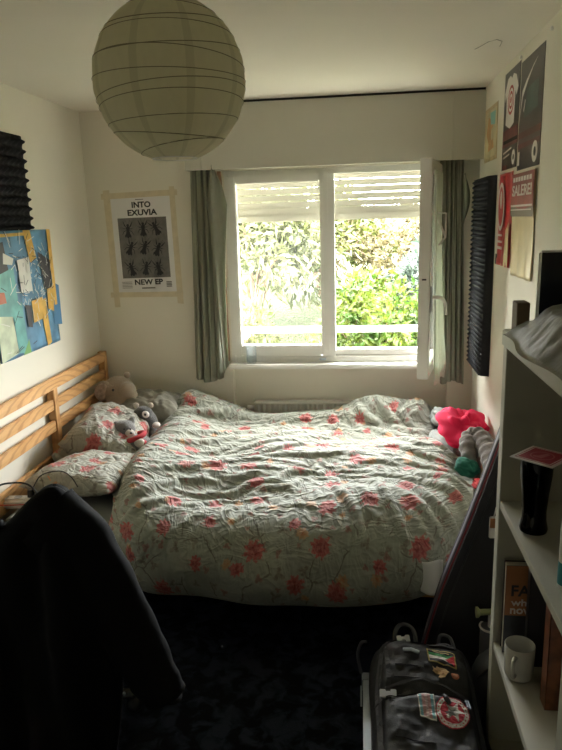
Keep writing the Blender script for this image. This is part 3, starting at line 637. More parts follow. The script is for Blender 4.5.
# ---- plush toys: each a remeshed body with its own features
def plush(root, name, mat, blobs, vox=.007):
    b = MB()
    for c, r, e in blobs: b.ell(c, r, None if e is None else __import__('mathutils').Euler(e), 18)
    return b.build(name, mat, root, True, [('REMESH', dict(mode='VOXEL', voxel_size=vox, use_smooth_shade=True)), ('SMOOTH', dict(factor=.6, iterations=5))])
E0 = Vector((-1.475, 3.78, .648))
pe = thing('plush_elephant', 'beige plush elephant with a patterned ear in the far bed corner', 'stuffed toy', E0)
def e_(x, y, z): return E0 + Vector((x, y, z))
plush(pe, 'body', M['beige_plush'], [(e_(0, 0, .07), (.105, .085, .095), None), (e_(.03, -.03, .03), (.10, .07, .07), None), (e_(.075, -.05, .085), (.055, .05, .055), None), (e_(.11, -.055, .03), (.035, .04, .06), None), (e_(.06, -.06, -.01), (.06, .045, .03), None)])
b = MB(); b.ell(e_(-.075, -.055, .085), (.052, .018, .066), __import__('mathutils').Euler((.1, .25, .35))); ear = b.build('ear', M['beige_plush'], pe, True)
b = MB(); b.ell(e_(-.080, -.068, .083), (.042, .010, .054), __import__('mathutils').Euler((.1, .25, .35))); o = b.build('ear_lining', P('ear_lining_fabric', (.46, .37, .31), .9, var=.3, vs=45), ear, True); o['label'] = 'pale spotted ear lining'
b = MB(); b.ell(e_(-.002, -.082, .098), (.008, .006, .009)); b.build('eye', M['black'], pe, True)
b = MB(); b.ell(e_(.055, .02, .165), (.02, .018, .02)); b.build('tuft', M['beige_plush'], pe, True)
G0 = Vector((-1.255, 3.25, .575))
pg = thing('plush_bear', 'small grey plush bear with a red scarf lying against the plump pillow', 'stuffed toy', G0)
def g_(x, y, z): return G0 + Vector((x, y, z))
plush(pg, 'body', M['grey_plush'], [(g_(0, 0, .07), (.062, .055, .052), None), (g_(.055, -.03, -.005), (.06, .06, .055), None), (g_(.02, -.055, -.02), (.028, .06, .026), (0, 0, .3)), (g_(.10, -.02, .01), (.03, .055, .026), (0, 0, -.4)), (g_(-.045, .0, .085), (.022, .015, .032), None), (g_(.035, .03, .11), (.020, .014, .022), None)])
b = MB(); b.ell(g_(.045, -.042, .062), (.026, .022, .021)); b.build('muzzle', M['pale_plush'], pg, True)
b = MB(); b.ell(g_(.058, -.062, .070), (.007, .005, .006)); b.build('nose', M['black'], pg, True)
for xx in (.018, .052): b = MB(); b.ell(g_(xx, -.050, .088), (.005, .004, .005)); b.build('eye', M['black'], pg, True)
b = MB(); b.ell(g_(.005, -.108, -.032), (.030, .022, .026)); b.build('paw', M['pale_plush'], pg, True)
b = MB(); b.ell(g_(.10, -.065, .018), (.030, .022, .024)); b.build('paw', M['pale_plush'], pg, True)
b = MB(); b.tube([g_(.055+.058*math.cos(a)*1.0, -.022+.055*math.sin(a), .034+.018*math.cos(a)) for a in np.linspace(0, 2*pi, 24, endpoint=False)], .014, 8, closed=True); b.tube([g_(.10, -.05, .03), g_(.125, -.06, .02), g_(.14, -.055, .0)], [.014, .017, .014], 8, flat=.5); b.build('scarf', M['redscarf'], pg, True)
D0 = Vector((-1.225, 3.50, .58))
pd = thing('plush_badger', 'dark charcoal plush toy with a white face patch behind the grey bear', 'stuffed toy', D0)
def d_(x, y, z): return D0 + Vector((x, y, z))
plush(pd, 'body', M['dark_plush'], [(d_(0, 0, .02), (.075, .07, .085), None), (d_(0, -.02, .08), (.058, .055, .05), None), (d_(.05, -.045, -.02), (.03, .05, .03), None)])
b = MB(); b.ell(d_(.028, -.062, .092), (.022, .014, .020)); fp = b.build('face_patch', M['offwhite'], pd, True)
b = MB(); b.ell(d_(.030, -.075, .095), (.007, .004, .008)); b.build('eye', M['black'], fp, True)
for xx in (-.045, .04): b = MB(); b.ell(d_(xx, 0, .128), (.017, .010, .016)); b.build('ear', M['pale_plush'], pd, True)
b = MB(); b.ell(d_(.085, -.06, .03), (.022, .03, .016)); b.build('paw', M['pale_plush'], pd, True)
b = MB(); b.ell((-1.375, 3.905, .62), (.052, .04, .06), None, 20, lambda p: p*(1+.06*fbm(p, 2.))); tag(b.build('plush_ball', M['yellow_plush'], None, True), 'yellowish soft toy lump behind the plain pillow by the back wall', 'stuffed toy')
# items at the foot end of the bed
def crumple(name, label, cat, loc, r, rot, mat, seed, amp=.35, k=2.2, seg=48, octv=4):
    eu = __import__('mathutils').Euler(rot); R = eu.to_matrix()
    def f(p):
        n1 = fbm(p+Vector((seed, 0, 0)), k, octv)*amp; n2 = (abs(fbm(p+Vector((0, seed, 3)), k*1.7, octv))-.2)*amp*.9
        q = p*(1+n1+n2); q.z = max(q.z, -.5); return q
    b = MB(); b.ell(loc, r, eu, seg, f); return tag(b.build(name, mat, None, True), label, cat)
crumple('shirt', 'crumpled crimson shirt heaped at the foot end of the bed', 'clothes', (.545, 3.38, .615), (.105, .16, .085), (.25, .15, .3), M['pink'], 1.3, .55, .9, 56, 2)
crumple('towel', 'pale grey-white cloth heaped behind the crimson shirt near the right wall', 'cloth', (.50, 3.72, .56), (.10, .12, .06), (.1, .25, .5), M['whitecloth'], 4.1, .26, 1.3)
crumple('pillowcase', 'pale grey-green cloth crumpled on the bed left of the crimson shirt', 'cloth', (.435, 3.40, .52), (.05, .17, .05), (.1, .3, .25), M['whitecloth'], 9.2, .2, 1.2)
b = MB(); pts = [Vector((.535, 3.10, .53)), Vector((.53, 3.17, .585)), Vector((.55, 3.23, .62)), Vector((.585, 3.21, .63)), Vector((.612, 3.11, .60)), Vector((.615, 3.00, .56)), Vector((.612, 2.90, .52))]
def cr(ps, n):
    out = []
    for i in range(len(ps)-1):
        a, b_, c_, d_q = ps[max(i-1, 0)], ps[i], ps[i+1], ps[min(i+2, len(ps)-1)]
        for t in np.linspace(0, 1, n, endpoint=False): out.append(.5*((2*b_)+(c_-a)*t+(2*a-5*b_+4*c_-d_q)*t*t+(3*b_-a-3*c_+d_q)*t**3))
    return out+[ps[-1]]
pp = cr(pts, 10); b.tube(pp, [.048*(1-.75*abs(2*i/(len(pp)-1)-1)**6) + .004*math.sin(i*1.4) for i in range(len(pp))], 22); tag(b.build('neck_pillow', M['taupe'], None, True), 'taupe fleece neck pillow curled below the crimson shirt', 'neck pillow')
crumple('scarf', 'emerald green cloth scrap tucked in front of the taupe neck pillow', 'cloth', (.505, 3.06, .53), (.065, .05, .04), (.5, .2, .4), M['green'], 2.2, .16, 1.1)
crumple('sock', 'small red cloth below the taupe neck pillow at the bed edge', 'cloth', (.555, 2.93, .49), (.035, .05, .028), (.2, .1, .3), P('red_cloth', (.55, .03, .03), .8), 7.2, .3, 1.6)
def ws(u, v): return Vector((.212+.095*u+.012*v*(1-u), 2.275-.012*math.sin(u*5)+.03*(1-v), .445-.11*v-.025*u*v))
b = MB(); b.grid(ws, 12, 12); tag(b.build('paper_sheet', M['paper'], None, True, [('SOLIDIFY', dict(thickness=.002))]), 'pale sheet corner poking out under the duvet beside the gig bag', 'sheet')
# power strip, gadget and cables on the mattress
ps = thing('power_strip', 'white power strip lying on the mattress beside the flat pillow', 'power strip', (-1.52, 2.62, .462))
PM = Matrix.Translation((-1.53, 2.66, .462)) @ Matrix.Rotation(.12, 4, 'Z')
MB().box(-.14, .11, -.032, .032, .0, .048, .012, mat=PM, seg=4).build('body', M['white'], ps, SM)
for k in range(3): MB().lathe([(.018, 0), (.018, .002), (.015, .002)], PM @ Vector((-.09+.06*k, 0, .0475)), 20).build('socket', M['grayplastic'], ps, SM)
pts = [PM @ Vector(p) for p in ((.03, 0, .05), (.03, 0, .085))]; MB().tube(pts, [.016, .013], 12).build('black_plug', M['black'], ps, SM)
def cable(name, label, pts, r, mat): tag(MB().tube(cr([Vector(p) for p in pts], 8), r, 8).build(name, mat, None, SM), label, 'cable')
cable('power_cable', 'thick black cable arching over the white power strip', [(-1.60, 2.52, .60), (-1.56, 2.56, .615), (-1.48, 2.60, .60), (-1.42, 2.58, .55), (-1.415, 2.53, .49), (-1.43, 2.50, .466)], .0045, M['cable'])
cable('charger_cable', 'thin black charger cable trailing from the power strip onto the pillow', [(-1.49, 2.66, .545), (-1.46, 2.70, .60), (-1.38, 2.72, .615), (-1.32, 2.70, .60), (-1.27, 2.66, .565)], .0028, M['cable'])
cable('red_cable', 'red cable running in front of the white power strip', [(-1.62, 2.585, .50), (-1.5, 2.59, .505), (-1.42, 2.60, .52), (-1.34, 2.625, .56), (-1.27, 2.62, .545)], .0028, M['redcable'])
cable('orange_cable', 'short orange cable looped behind the black plug', [(-1.50, 2.72, .50), (-1.47, 2.74, .57), (-1.43, 2.71, .59), (-1.40, 2.68, .55), (-1.39, 2.66, .50)], .0045, M['orangecable'])
b = MB(); b.box(-1.52, -1.40, 2.487, 2.535, .462, .488, .008, seg=3); gd = b.build('gadget', M['black'], None, SM); tag(gd, 'small dark gadget lying on the mattress in front of the power strip', 'gadget')
MB().box(-1.512, -1.44, 2.49, 2.532, .487, .4905, .001).build('screen', M['grayplastic'], gd)
# ------------------------------------------------------------------ acoustic foam panels
def foam(name, label, o, r, u, w, h, nu, nv, depth, wedge=False, low=.6):
    fr = frame(o, r, u); O, R_, U_, N_ = fr
    def f(a, c_):
        e = min(1, min(a, 1-a)*nu*2, min(c_, 1-c_)*nv*2)
        hh = (.5+.5*math.sin(a*nu*2*pi))*(.5+.5*math.sin(c_*nv*2*pi))**1 if not wedge else .5+.5*math.sin(c_*nv*2*pi)*(.85+.15*math.sin(a*nu*2*pi))
        return O + R_*(a*w) + U_*(c_*h) + N_*(depth*(low+(1-low)*hh) if 0 < a < 1 and 0 < c_ < 1 else .002)
    b = MB(); b.grid(f, nu*8+1, nv*8+1); b.prism([(0, 0), (w, 0), (w, h), (0, h)], (O, R_, U_, N_), .002)
    return tag(b.build(name, M['foam'], None, True), label, 'foam panel')
foam('foam_panel', 'charcoal egg-crate foam panel on the left wall above the painting', (XL+.001, 2.78, 1.70), (0, 1, 0), (0, 0, 1), .46, .45, 10, 10, .045, False, .25)
foam('foam_panel', 'tall charcoal foam panel on the right wall beside the curtain', (XR-.001, 3.90, .875), (0, -1, 0), (0, 0, 1), .42, 1.02, 12, 40, .055, False, .76)
# ------------------------------------------------------------------ posters
def poster(name, label, cat, o, r, u, w, h, mat, thick=.0012, warp=0.):
    fr = frame(o, r, u); O, R_, U_, N_ = fr; b = MB()
    if warp:
        b.grid(lambda a, c_: O+R_*(w*a)+U_*(h*c_)+N_*(.002+warp*(math.sin(a*6+c_*2)**2*(.3+c_*0)+(1-c_)**3*abs(math.sin(a*9)))), 24, 30); me = b.build(name, mat, None, True, [('SOLIDIFY', dict(thickness=.0008))])
    else: b.prism([(0, 0), (w, 0), (w, h), (0, h)], fr, thick); me = b.build(name, mat)
    return tag(me, label, cat), fr
def flat(name, polys, mats, parent, fr, z=.0016, label=None):
    b = MB(); O, R_, U_, N_ = fr
    for i, (pts, mi) in enumerate(polys):
        b.mi = mi; b.prism(pts, (O+N_*(z+i*.00008), R_, U_, N_), .0003)
    o = b.build(name, mats, parent); 
    if label: o['label'] = label
    return o
def rc(x0, y0, x1, y1): return [(x0, y0), (x1, y0), (x1, y1), (x0, y1)]
def disc(x, y, r, n=24, ry=None): return [(x+r*math.cos(2*pi*i/n), y+(ry or r)*math.sin(2*pi*i/n)) for i in range(n)]
# A: white poster with grey insect panel, taped to the back wall
w, h = .385, .575
po, fr = poster('band_poster', 'white poster reading INTO EXUVIA with nine black insects, left of the window', 'poster', (-1.505, YB-.001, 1.297), (.9999, 0, .012), (-.012, 0, 1), w, h, M['paper'])
polys = [(rc(.040, .088, w-.040, .452), 0)]
rg = np.random.RandomState(11)
def insect(cx, cy, s, a, flip):
    ca, sa = math.cos(a), math.sin(a); T = lambda P_: [(cx+(x*ca*flip-y*sa)*s, cy+(x*sa*flip+y*ca)*s) for x, y in P_]; out = []
    def ell(x, y, rx, ry, n=14): return [(x+rx*math.cos(2*pi*i/n), y+ry*math.sin(2*pi*i/n)) for i in range(n)]
    out += [T(ell(0, -.55, .26, .50)), T(ell(0, .10, .24, .26)), T(ell(0, .48, .17, .17)), T([(-.05, -.1), (-.42, -.8), (-.30, -1.05), (.02, -.4)]), T([(.05, -.1), (.42, -.8), (.30, -1.05), (-.02, -.4)])]
    for sg in (-1, 1):
        for y0, x1, y1, x2, y2 in ((.2, .45, .45, .62, .95), (.1, .55, .12, .85, .30), (-.05, .5, -.2, .72, -.62), (.55, .18, .85, .32, 1.12)):
            out.append(T([(sg*.1, y0), (sg*x1, y1), (sg*x2, y2), (sg*(x2-.05), y2-.02), (sg*(x1-.04), y1-.07), (sg*.1, y0-.09)]))
    return out
for r_ in range(3):
    for q in range(3):
        for pl in insect(.105+.088*q+rg.uniform(-.008, .008), .392-.117*r_+rg.uniform(-.008, .008), .050, rg.uniform(-.5, .5), 1 if q % 2 else -1): polys.append((pl, 1))
def lf_(fr, x, y, z=.0016): return (fr[0]+fr[1]*x+fr[2]*y+fr[3]*z, fr[1], fr[2], fr[3])
lettering('lettering', 'INTO', .05, M['ink'], po, lf_(fr, .135, .512), .118, .036, .0017)
lettering('lettering', 'EXUVIA', .05, M['ink'], po, lf_(fr, .105, .466), .185, .036, .0017)
lettering('lettering', 'NEW EP', .05, M['ink'], po, lf_(fr, .112, .047), .180, .034, .0017)
polys += [(rc(.035+.0, .028+.009*k, .10, .031+.009*k), 0) for k in range(5)] + [(rc(.318, .03+.009*k, .352, .036+.009*k), 0) for k in range(4)] + [(rc(.16, .022, .245, .030), 0), (rc(.165, .556, .215, .560), 0)]
flat('print', [(p_, m_) for p_, m_ in polys], [M['midgrey'], M['ink']], po, fr, label='grey panel with nine black insects')
for i, pts in enumerate(([(-.05, -.028), (w+.03, -.035), (w+.03, -.004), (-.05, .004)], [(-.05, h-.008), (w+.04, h-.002), (w+.04, h+.032), (-.05, h+.026)], [(-.03, -.09), (.006, -.09), (.006, h+.045), (-.036, h+.045)], [(w-.008, -.075), (w+.03, -.08), (w+.024, h+.05), (w-.008, h+.05)])):
    flat('masking_tape', [(pts, 0)], [M['tape']], po, fr, .0019+.0004*i)
# B: generic abstract painting sheet on the left wall
w, h = .62, .60
pa, fr = poster('abstract_painting', 'unframed blue, teal and yellow abstract painting on the left wall', 'painting', (XL+.001, 2.815, 1.10), (0, 1, 0), (0, 0, 1), w, h, P('painted_blue', (.10, .24, .38), .45, var=.3, vs=9), warp=.006)
cols = [P('paint_yellow', (.66, .40, .08), .45, var=.15, vs=14), P('paint_teal', (.12, .36, .34), .45, var=.25, vs=10), P('paint_pale', (.50, .56, .40), .45, var=.2, vs=12), P('paint_black', (.03, .03, .035), .5), P('paint_white', (.68, .68, .62), .5), P('paint_green', (.16, .34, .10), .45), P('paint_rust', (.45, .12, .05), .5)]
polys = [([(0, .40), (.20, .43), (.21, .20), (0, .17)], 1), ([(0, .0), (.16, .02), (.14, .20), (0, .22)], 2), ([(.16, .02), (.26, .0), (.24, .26), (.15, .22)], 1), ([(.2, .0), (.28, .0), (.27, .07)], 5), ([(.33, .60), (.40, .60), (.44, .46), (.37, .44)], 0), ([(0, .585), (.38, .59), (.38, .575), (0, .57)], 0), ([(.58, .60), (.62, .60), (.62, .20), (.59, .20)], 0), ([(.34, .25), (.46, .26), (.46, .15), (.34, .14)], 0), ([(.42, .24), (.49, .25), (.51, .01), (.46, 0)], 0), ([(.52, .31), (.60, .30), (.57, .17), (.51, .19)], 0), ([(.46, .49), (.585, .44), (.575, .30), (.50, .29)], 3), ([(.24, .46), (.36, .47), (.36, .30), (.25, .30)], 4), ([(.0, .54), (.13, .55), (.15, .42), (.04, .40)], 3), ([(.12, .50), (.21, .47), (.19, .44), (.11, .45)], 4), ([(.0, .33), (.09, .32), (.10, .27), (0, .27)], 6), ([(.27, .24), (.33, .23), (.32, .12), (.28, .13)], 3)]
rg = np.random.RandomState(21)
for k in range(120):
    x, y = rg.uniform(.22, .58), rg.uniform(.22, .50); a = rg.uniform(0, pi); l = rg.uniform(.015, .05); dx, dy = l*math.cos(a), l*math.sin(a); nx, ny = -dy/l*.0016, dx/l*.0016
    polys.append(([(x-nx, y-ny), (x+dx-nx, y+dy-ny), (x+dx+nx, y+dy+ny), (x+nx, y+ny)], 4 if k % 3 else 3))
for k in range(40):
    x, y = rg.uniform(.02, .46), rg.uniform(.02, .56); a = rg.uniform(0, pi); l = rg.uniform(.03, .09); dx, dy = l*math.cos(a), l*math.sin(a); nx, ny = -dy/l*.0018, dx/l*.0018
    polys.append(([(x-nx, y-ny), (x+dx-nx, y+dy-ny), (x+dx+nx, y+dy+ny), (x+nx, y+ny)], 3 if k % 2 else 4))
flat('brushwork', polys, cols, pa, fr, .0095)
flat('corner_flap', [([(.56, .10), (.655, .085), (.66, .30), (.60, .32)], 0)], [P('paint_blue_deep', (.06, .19, .36), .45)], pa, fr, .009)
# C: right wall sheets.  far edge is on the left for someone in the room
RW = ((0, -1, 0), (0, 0, 1))
p1, fr = poster('map_poster', 'small turquoise and orange map-like poster on the right wall by the pelmet', 'poster', (XR-.001, 3.85, 1.975), RW[0], (0, .05, 1), .33, .27, P('sand_print', (.52, .40, .22), .5, var=.25, vs=12))
flat('print', [(rc(.02, .02, .31, .25), 0), ([(.05, .14), (.12, .08), (.2, .10), (.22, .2), (.1, .22)], 1), ([(.1, .05), (.25, .06), (.22, .12), (.12, .11)], 1), ([(.16, .18), (.27, .17), (.28, .235), (.14, .24)], 2), (disc(.2, .13, .03), 0)], [P('pale_print', (.58, .50, .30), .5, var=.2, vs=9), P('orange_land', (.55, .28, .10), .5, var=.2, vs=14), P('turquoise_print', (.20, .46, .44), .5)], p1, fr)
p2, fr = poster('shirt_poster', 'dark poster with a white T-shirt and red rings, top left of four', 'poster', (XR-.001, 3.385, 1.905), RW[0], RW[1], .305, .425, M['printdark'])
tee = [(.05, .20), (.06, .33), (.03, .30), (.015, .34), (.07, .395), (.12, .40), (.15, .385), (.18, .40), (.235, .385), (.28, .33), (.25, .30), (.225, .325), (.22, .19), (.14, .175)]
flat('print', [(rc(.0, .10, .305, .175), 1), (rc(.02, .115, .30, .13), 3), (tee, 0), (disc(.145, .295, .062), 2), (disc(.145, .295, .050), 0), (disc(.145, .295, .038), 2), (disc(.145, .295, .026), 0), (disc(.145, .295, .014), 2), ([(.03, .07), (.2, .085), (.2, .092), (.03, .078)], 0), ([(.03, .05), (.16, .06), (.16, .067), (.03, .057)], 0), (disc(.245, .045, .032), 0), (disc(.245, .045, .012), 3), (rc(.02, .0, .12, .02), 1)], [M['offwhite'], P('dark_red_print', (.16, .02, .02), .35, var=.3, vs=14), M['red'], M['ink']], p2, fr)
p3, fr = poster('dark_poster', 'dark poster with a pale slanting figure and white emblem, top right of four', 'poster', (XR-.001, 3.062, 1.885), RW[0], RW[1], .365, .43, M['printdark'])
flat('print', [([(.08, .20), (.30, .22), (.30, .32), (.12, .31)], 1), (rc(.0, .125, .365, .150), 2), (rc(.0, .085, .365, .105), 2), ([(.005, .20), (.05, .29), (.12, .335), (.20, .375), (.27, .40), (.21, .385), (.10, .345), (.04, .315)], 0), ([(.07, .235), (.09, .275), (.10, .27), (.08, .225)], 0), (disc(.29, .055, .043, ry=.04), 0), (disc(.29, .055, .018), 3), (rc(.01, .02, .04, .075), 0)], [M['offwhite'], M['teal'], P('maroon_print', (.10, .02, .02), .35, var=.3, vs=10), M['ink']], p3, fr)
p4, fr = poster('red_poster', 'curling red poster with a white ring figure, bottom left of four', 'poster', (XR-.001, 3.39, 1.47), RW[0], (0, .01, 1), .29, .42, M['glossred'], warp=.012)
flat('print', [(disc(.10, .27, .075, ry=.11), 0), (disc(.10, .27, .055, ry=.09), 1), (disc(.10, .30, .022, ry=.04), 0), (rc(.02, .135, .15, .145), 0), (rc(.02, .105, .16, .115), 0), (rc(.02, .075, .16, .088), 0), (rc(.02, .0, .06, .05), 2), ([(.20, .0), (.285, .0), (.285, .20), (.22, .16)], 3)], [M['offwhite'], M['glossred'], M['ink'], M['cream']], p4, fr, .0145)
p5, fr = poster('event_poster', 'glossy cream poster headed SALERE! in white on red, bottom right of four', 'poster', (XR-.001, 3.09, 1.445), RW[0], (0, .01, 1), .385, .425, M['cream'], warp=.010)
flat('print', [(rc(0, .25, .385, .425), 0), ([(0, .25), (.385, .25), (.385, .29), (.2, .275), (0, .30)], 1), (rc(.0, .29, .37, .298), 2), (rc(0, .275, .36, .280), 2)]+[(rc(.03+.047*k, .392, .03+.047*k+.036, .410), 2) for k in range(7)], [P('red_brown_print', (.28, .05, .04), .35, var=.3, vs=8), P('grey_brown_print', (.20, .17, .13), .4), M['offwhite']], p5, fr, .0125)
lettering('lettering', 'SALERE!', .06, M['offwhite'], p5, lf_(fr, .025, .335, .0135), .33, .045, .001)
for k, (yy, zz) in enumerate(((2.62, 2.335), (3.08, 2.34))): MB().ell((XR-.004, yy, zz), (.006, .008, .008)).build('push_pin', M['white'], None, True)
tag(bpy.data.objects['push_pin'], 'white push pin in the right wall, right of the dark poster top', 'push pin'); tag(bpy.data.objects['push_pin.001'], 'white push pin above the gap between the two dark posters', 'push pin')
# ------------------------------------------------------------------ chair with jacket
CX = -1.08
ch = thing('office_chair', 'black office chair hidden beneath the draped black jacket', 'chair', (CX, 1.62, 0))
b = MB(); b.box(CX-.24, CX+.27, 1.605, 1.645, .50, .865, .018, seg=4); b.build('backrest', M['blackfab'], ch, SM)
b = MB(); b.box(CX-.25, CX+.25, 1.66, 2.12, .43, .50, .03, seg=4); b.build('seat', M['blackfab'], ch, SM)
b = MB(); b.box(CX-.03, CX+.03, 1.62, 1.80, .40, .43, .004); b.box(CX-.03, CX+.03, 1.62, 1.642, .40, .62, .004); b.build('back_bracket', M['black'], ch)
MB().tube([(CX, 1.88, .08), (CX, 1.88, .43)], .028, 14).build('gas_column', M['black'], ch, SM)
for k in range(5):
    a = k*2*pi/5+.3; e = Vector((CX+.28*math.cos(a), 1.88+.28*math.sin(a), .075)); lg = MB().tube([(CX, 1.88, .11), e], [.026, .018], 8).build('leg', M['black'], ch, SM)
    MB().ell((e.x, e.y, .030), (.030, .030, .030)).build('castor', M['black'], lg, True)
jk = thing('jacket', 'large black jacket draped over the office chair at lower left', 'jacket', (CX, 1.58, .2))
# camera-side fall and far-side fall, one cloth over the chair back
def fold(x, v): return .026*math.sin(x*24+v*3.1)+.014*math.sin(x*51-v*4)+.03*fbm((x*2.2, v*1.3, 4.), 1.4)
def jkt(u, v):
    s = v*2-1   # -1 far hem … 0 ridge … 1 near hem
    xr_ = np.interp(abs(s), (0, .12, .35, .65, 1.0), (-.79, -.72, -.675, -.665, -.70)) if s > 0 else np.interp(-s, (0, .2, 1), (-.79, -.76, -.80))
    xl_ = np.interp(abs(s), (0, .2, 1), (-1.36, -1.42, -1.50)); x = xl_ + (xr_-xl_)*u
    side = sst(.80, 1., u)
    zr = 1.012 - .12*sst(-.84, -1.03, x) - .05*sst(.90, 1., u) - .02*sst(.2, 0., u) + .006*math.sin(x*14)
    if s >= 0:
        q = s; y = 1.60 - .055*min(1, q/.10)**.6 - .10*q + side*.05*(1-q*.3); y -= fold(x, q)*min(1, q*3); z = zr - .80*max(0, q-.03)
        if u < .9: z -= .06*sst(.7, .0, u)*q
    else:
        q = -s; y = 1.60 + .07*min(1, q/.10)**.6 + .03*q - side*.02; y += fold(x+3, q)*min(1, q*3)*.5; z = zr - .42*max(0, q-.03)
    return Vector((x, y, z))
b = MB(); b.grid(jkt, 110, 120); b.build('body', M['blackfab'], jk, True, [('SOLIDIFY', dict(thickness=.006, offset=0))])
sp = cr([Vector(p) for p in ((-.86, 1.60, .93), (-.775, 1.59, .855), (-.70, 1.575, .73), (-.625, 1.56, .57), (-.575, 1.55, .47), (-.545, 1.55, .415))], 14)
def slv(u, v):
    i = min(int(v*(len(sp)-1)), len(sp)-2); t = v*(len(sp)-1)-i; p = sp[i].lerp(sp[i+1], t); ax = (sp[i+1]-sp[i]).normalized(); s1 = ax.cross(Vector((0, 1, 0))).normalized(); s2 = ax.cross(s1); a = u*2*pi
    r = (.105-.045*v)*(1+.018*math.sin(v*40+2*math.sin(a))*(.4+.6*v)+.06*fbm((math.cos(a)*1.2, math.sin(a)*1.2, v*7), 1.)); return p + s1*r*math.cos(a) + s2*r*.75*math.sin(a)
b = MB(); b.grid(slv, 36, 110, True); sl = b.build('sleeve', M['blackfab'], jk, True, [('SOLIDIFY', dict(thickness=.004, offset=0))])
MB().ell(sp[-1]+Vector((-.004, 0, .012)), (.052, .040, .016), __import__('mathutils').Euler((0, .35, 0))).build('cuff', M['blackfab'], sl, True)
MB().ell((-.640, 1.485, .47), (.004, .004, .006)).build('zip_pull', M['silver'], jk, True)
b = MB(); b.tube(cr([Vector((-1.36, 1.60, .87)), Vector((-1.2, 1.56, .89)), Vector((-1.06, 1.555, .90)), Vector((-.98, 1.57, .92))], 8), [.02]*25, 10, flat=.6); b.build('collar', M['blackfab'], jk, True)
# ------------------------------------------------------------------ bookshelf
SX, SY0, SY1, SZ = .40, 1.215, 1.885, 1.395
bs = thing('bookshelf', 'tall cream open bookshelf against the right wall in the foreground', 'bookshelf', (.545, 1.55, 0))
xb = XR-.008
MB().box(SX, xb, SY1-.045, SY1, 0, SZ-.046, .002).build('side_panel', M['shelf'], bs)
MB().box(SX, xb, SY0-.045, SY0, 0, SZ-.046, .002).build('side_panel', M['shelf'], bs)
MB().box(SX-.004, xb, SY0-.05, SY1+.006, SZ-.046, SZ, .003).build('top_board', M['shelf'], bs)
for zz in (.875, .41, .06): MB().box(SX+.002, xb, SY0+.0005, SY1-.0455, zz, zz+.024, .0015).build('shelf_board', M['shelf'], bs)
MB().box(xb-.006, xb-.001, SY0+.0005, SY1-.0455, .084, SZ-.047).build('back_panel', M['shelf'], bs)
MB().box(SX+.02, SX+.035, SY0+.0005, SY1-.0455, 0, .059).build('plinth', M['shelf'], bs)
# glass with a beer mat on top
gx, gy, gz = .447, 1.65, .8995
b = MB(); b.lathe([(.028, 0), (.034, .003), (.036, .012), (.031, .035), (.030, .06), (.034, .11), (.0395, .16), (.0405, .19), (.0395, .205), (.037, .205), (.037, .19), (.031, .11), (.027, .06), (.028, .035), (.030, .016), (0, .014)], (gx, gy, gz), 36, True, False)
tag(b.build('beer_glass', M['darkglass'], None, SM), 'tall dark waisted beer glass on the upper shelf under the red mat', 'glass')
cm = thing('beer_mat', 'square cream beer mat with red printed centre lying on the tall glass', 'beer mat', (gx, gy, gz+.206))
CMt = Matrix.Translation((gx+.010, gy-.005, gz+.2065)) @ Matrix.Rotation(math.radians(47), 4, 'Z')
MB().box(-.0575, .0575, -.0575, .0575, 0, .0022, .0008, mat=CMt).build('card', M['offwhite'], cm)
fr = (CMt @ Vector((-.0575, -.0575, .0022)), CMt.to_3x3() @ Vector((1, 0, 0)), CMt.to_3x3() @ Vector((0, 1, 0)), Vector((0, 0, 1))); s_ = .0575
flat('print', [(rc(.009, .009, .106, .106), 0), (rc(.0115, .0115, .1035, .1035), 1), (rc(.0145, .0145, .1005, .1005), 0), (disc(s_, s_, .030), 2), (disc(s_, s_, .026), 0), ([(.04, .05), (.075, .045), (.08, .056), (.052, .066), (.046, .078), (.038, .07)], 2)], [P('mat_red', (.33, .02, .035), .5), M['offwhite'], P('mat_rose', (.46, .16, .16), .5)], cm, fr, .0003)
# tube bottle at the right edge
tb = thing('lotion_bottle', 'pale rounded bottle with teal base label at the right end of upper shelf', 'bottle', (.452, 1.375, .8995))
b = MB(); b.lathe([(.018, 0), (.021, .004), (.021, .15), (.018, .18), (.009, .195), (.009, .20)], (.452, 1.375, .8995), 24); b.build('body', M['offwhite'], tb, SM)
b = MB(); b.lathe([(.0214, .012), (.0214, .065)], (.452, 1.375, .8995), 24, False, False); b.build('label_band', M['tealp'], tb, SM)
b = MB(); b.lathe([(.011, .198), (.011, .222), (.009, .225)], (.452, 1.375, .8995), 20); b.build('cap', M['white'], tb, SM)
b = MB(); b.ell((.455, 1.78, .9125), (.008, .008, .0125)); tag(b.build('earplug', M['bookdark'], None, True), 'tiny dark knob lying on the upper shelf behind the tall glass', 'trinket')
# mug
mx, my, mz = .442, 1.69, .4345
mg = thing('mug', 'off-white ceramic mug standing on the lower shelf', 'mug', (mx, my, mz))
b = MB(); b.lathe([(.030, 0), (.036, .003), (.039, .012), (.0415, .098), (.0400, .100), (.0385, .098), (.0365, .014), (.0, .008)], (mx, my, mz), 36, True, False); b.build('cup', M['mug'], mg, SM)
a0 = math.radians(-118); dx, dy = math.cos(a0), math.sin(a0)
MB().tube(cr([Vector((mx+dx*r, my+dy*r, mz+z_)) for r, z_ in ((.037, .080), (.056, .083), (.066, .066), (.064, .042), (.052, .028), (.036, .026))], 7), .0058, 10).build('handle', M['mug'], mg, SM)
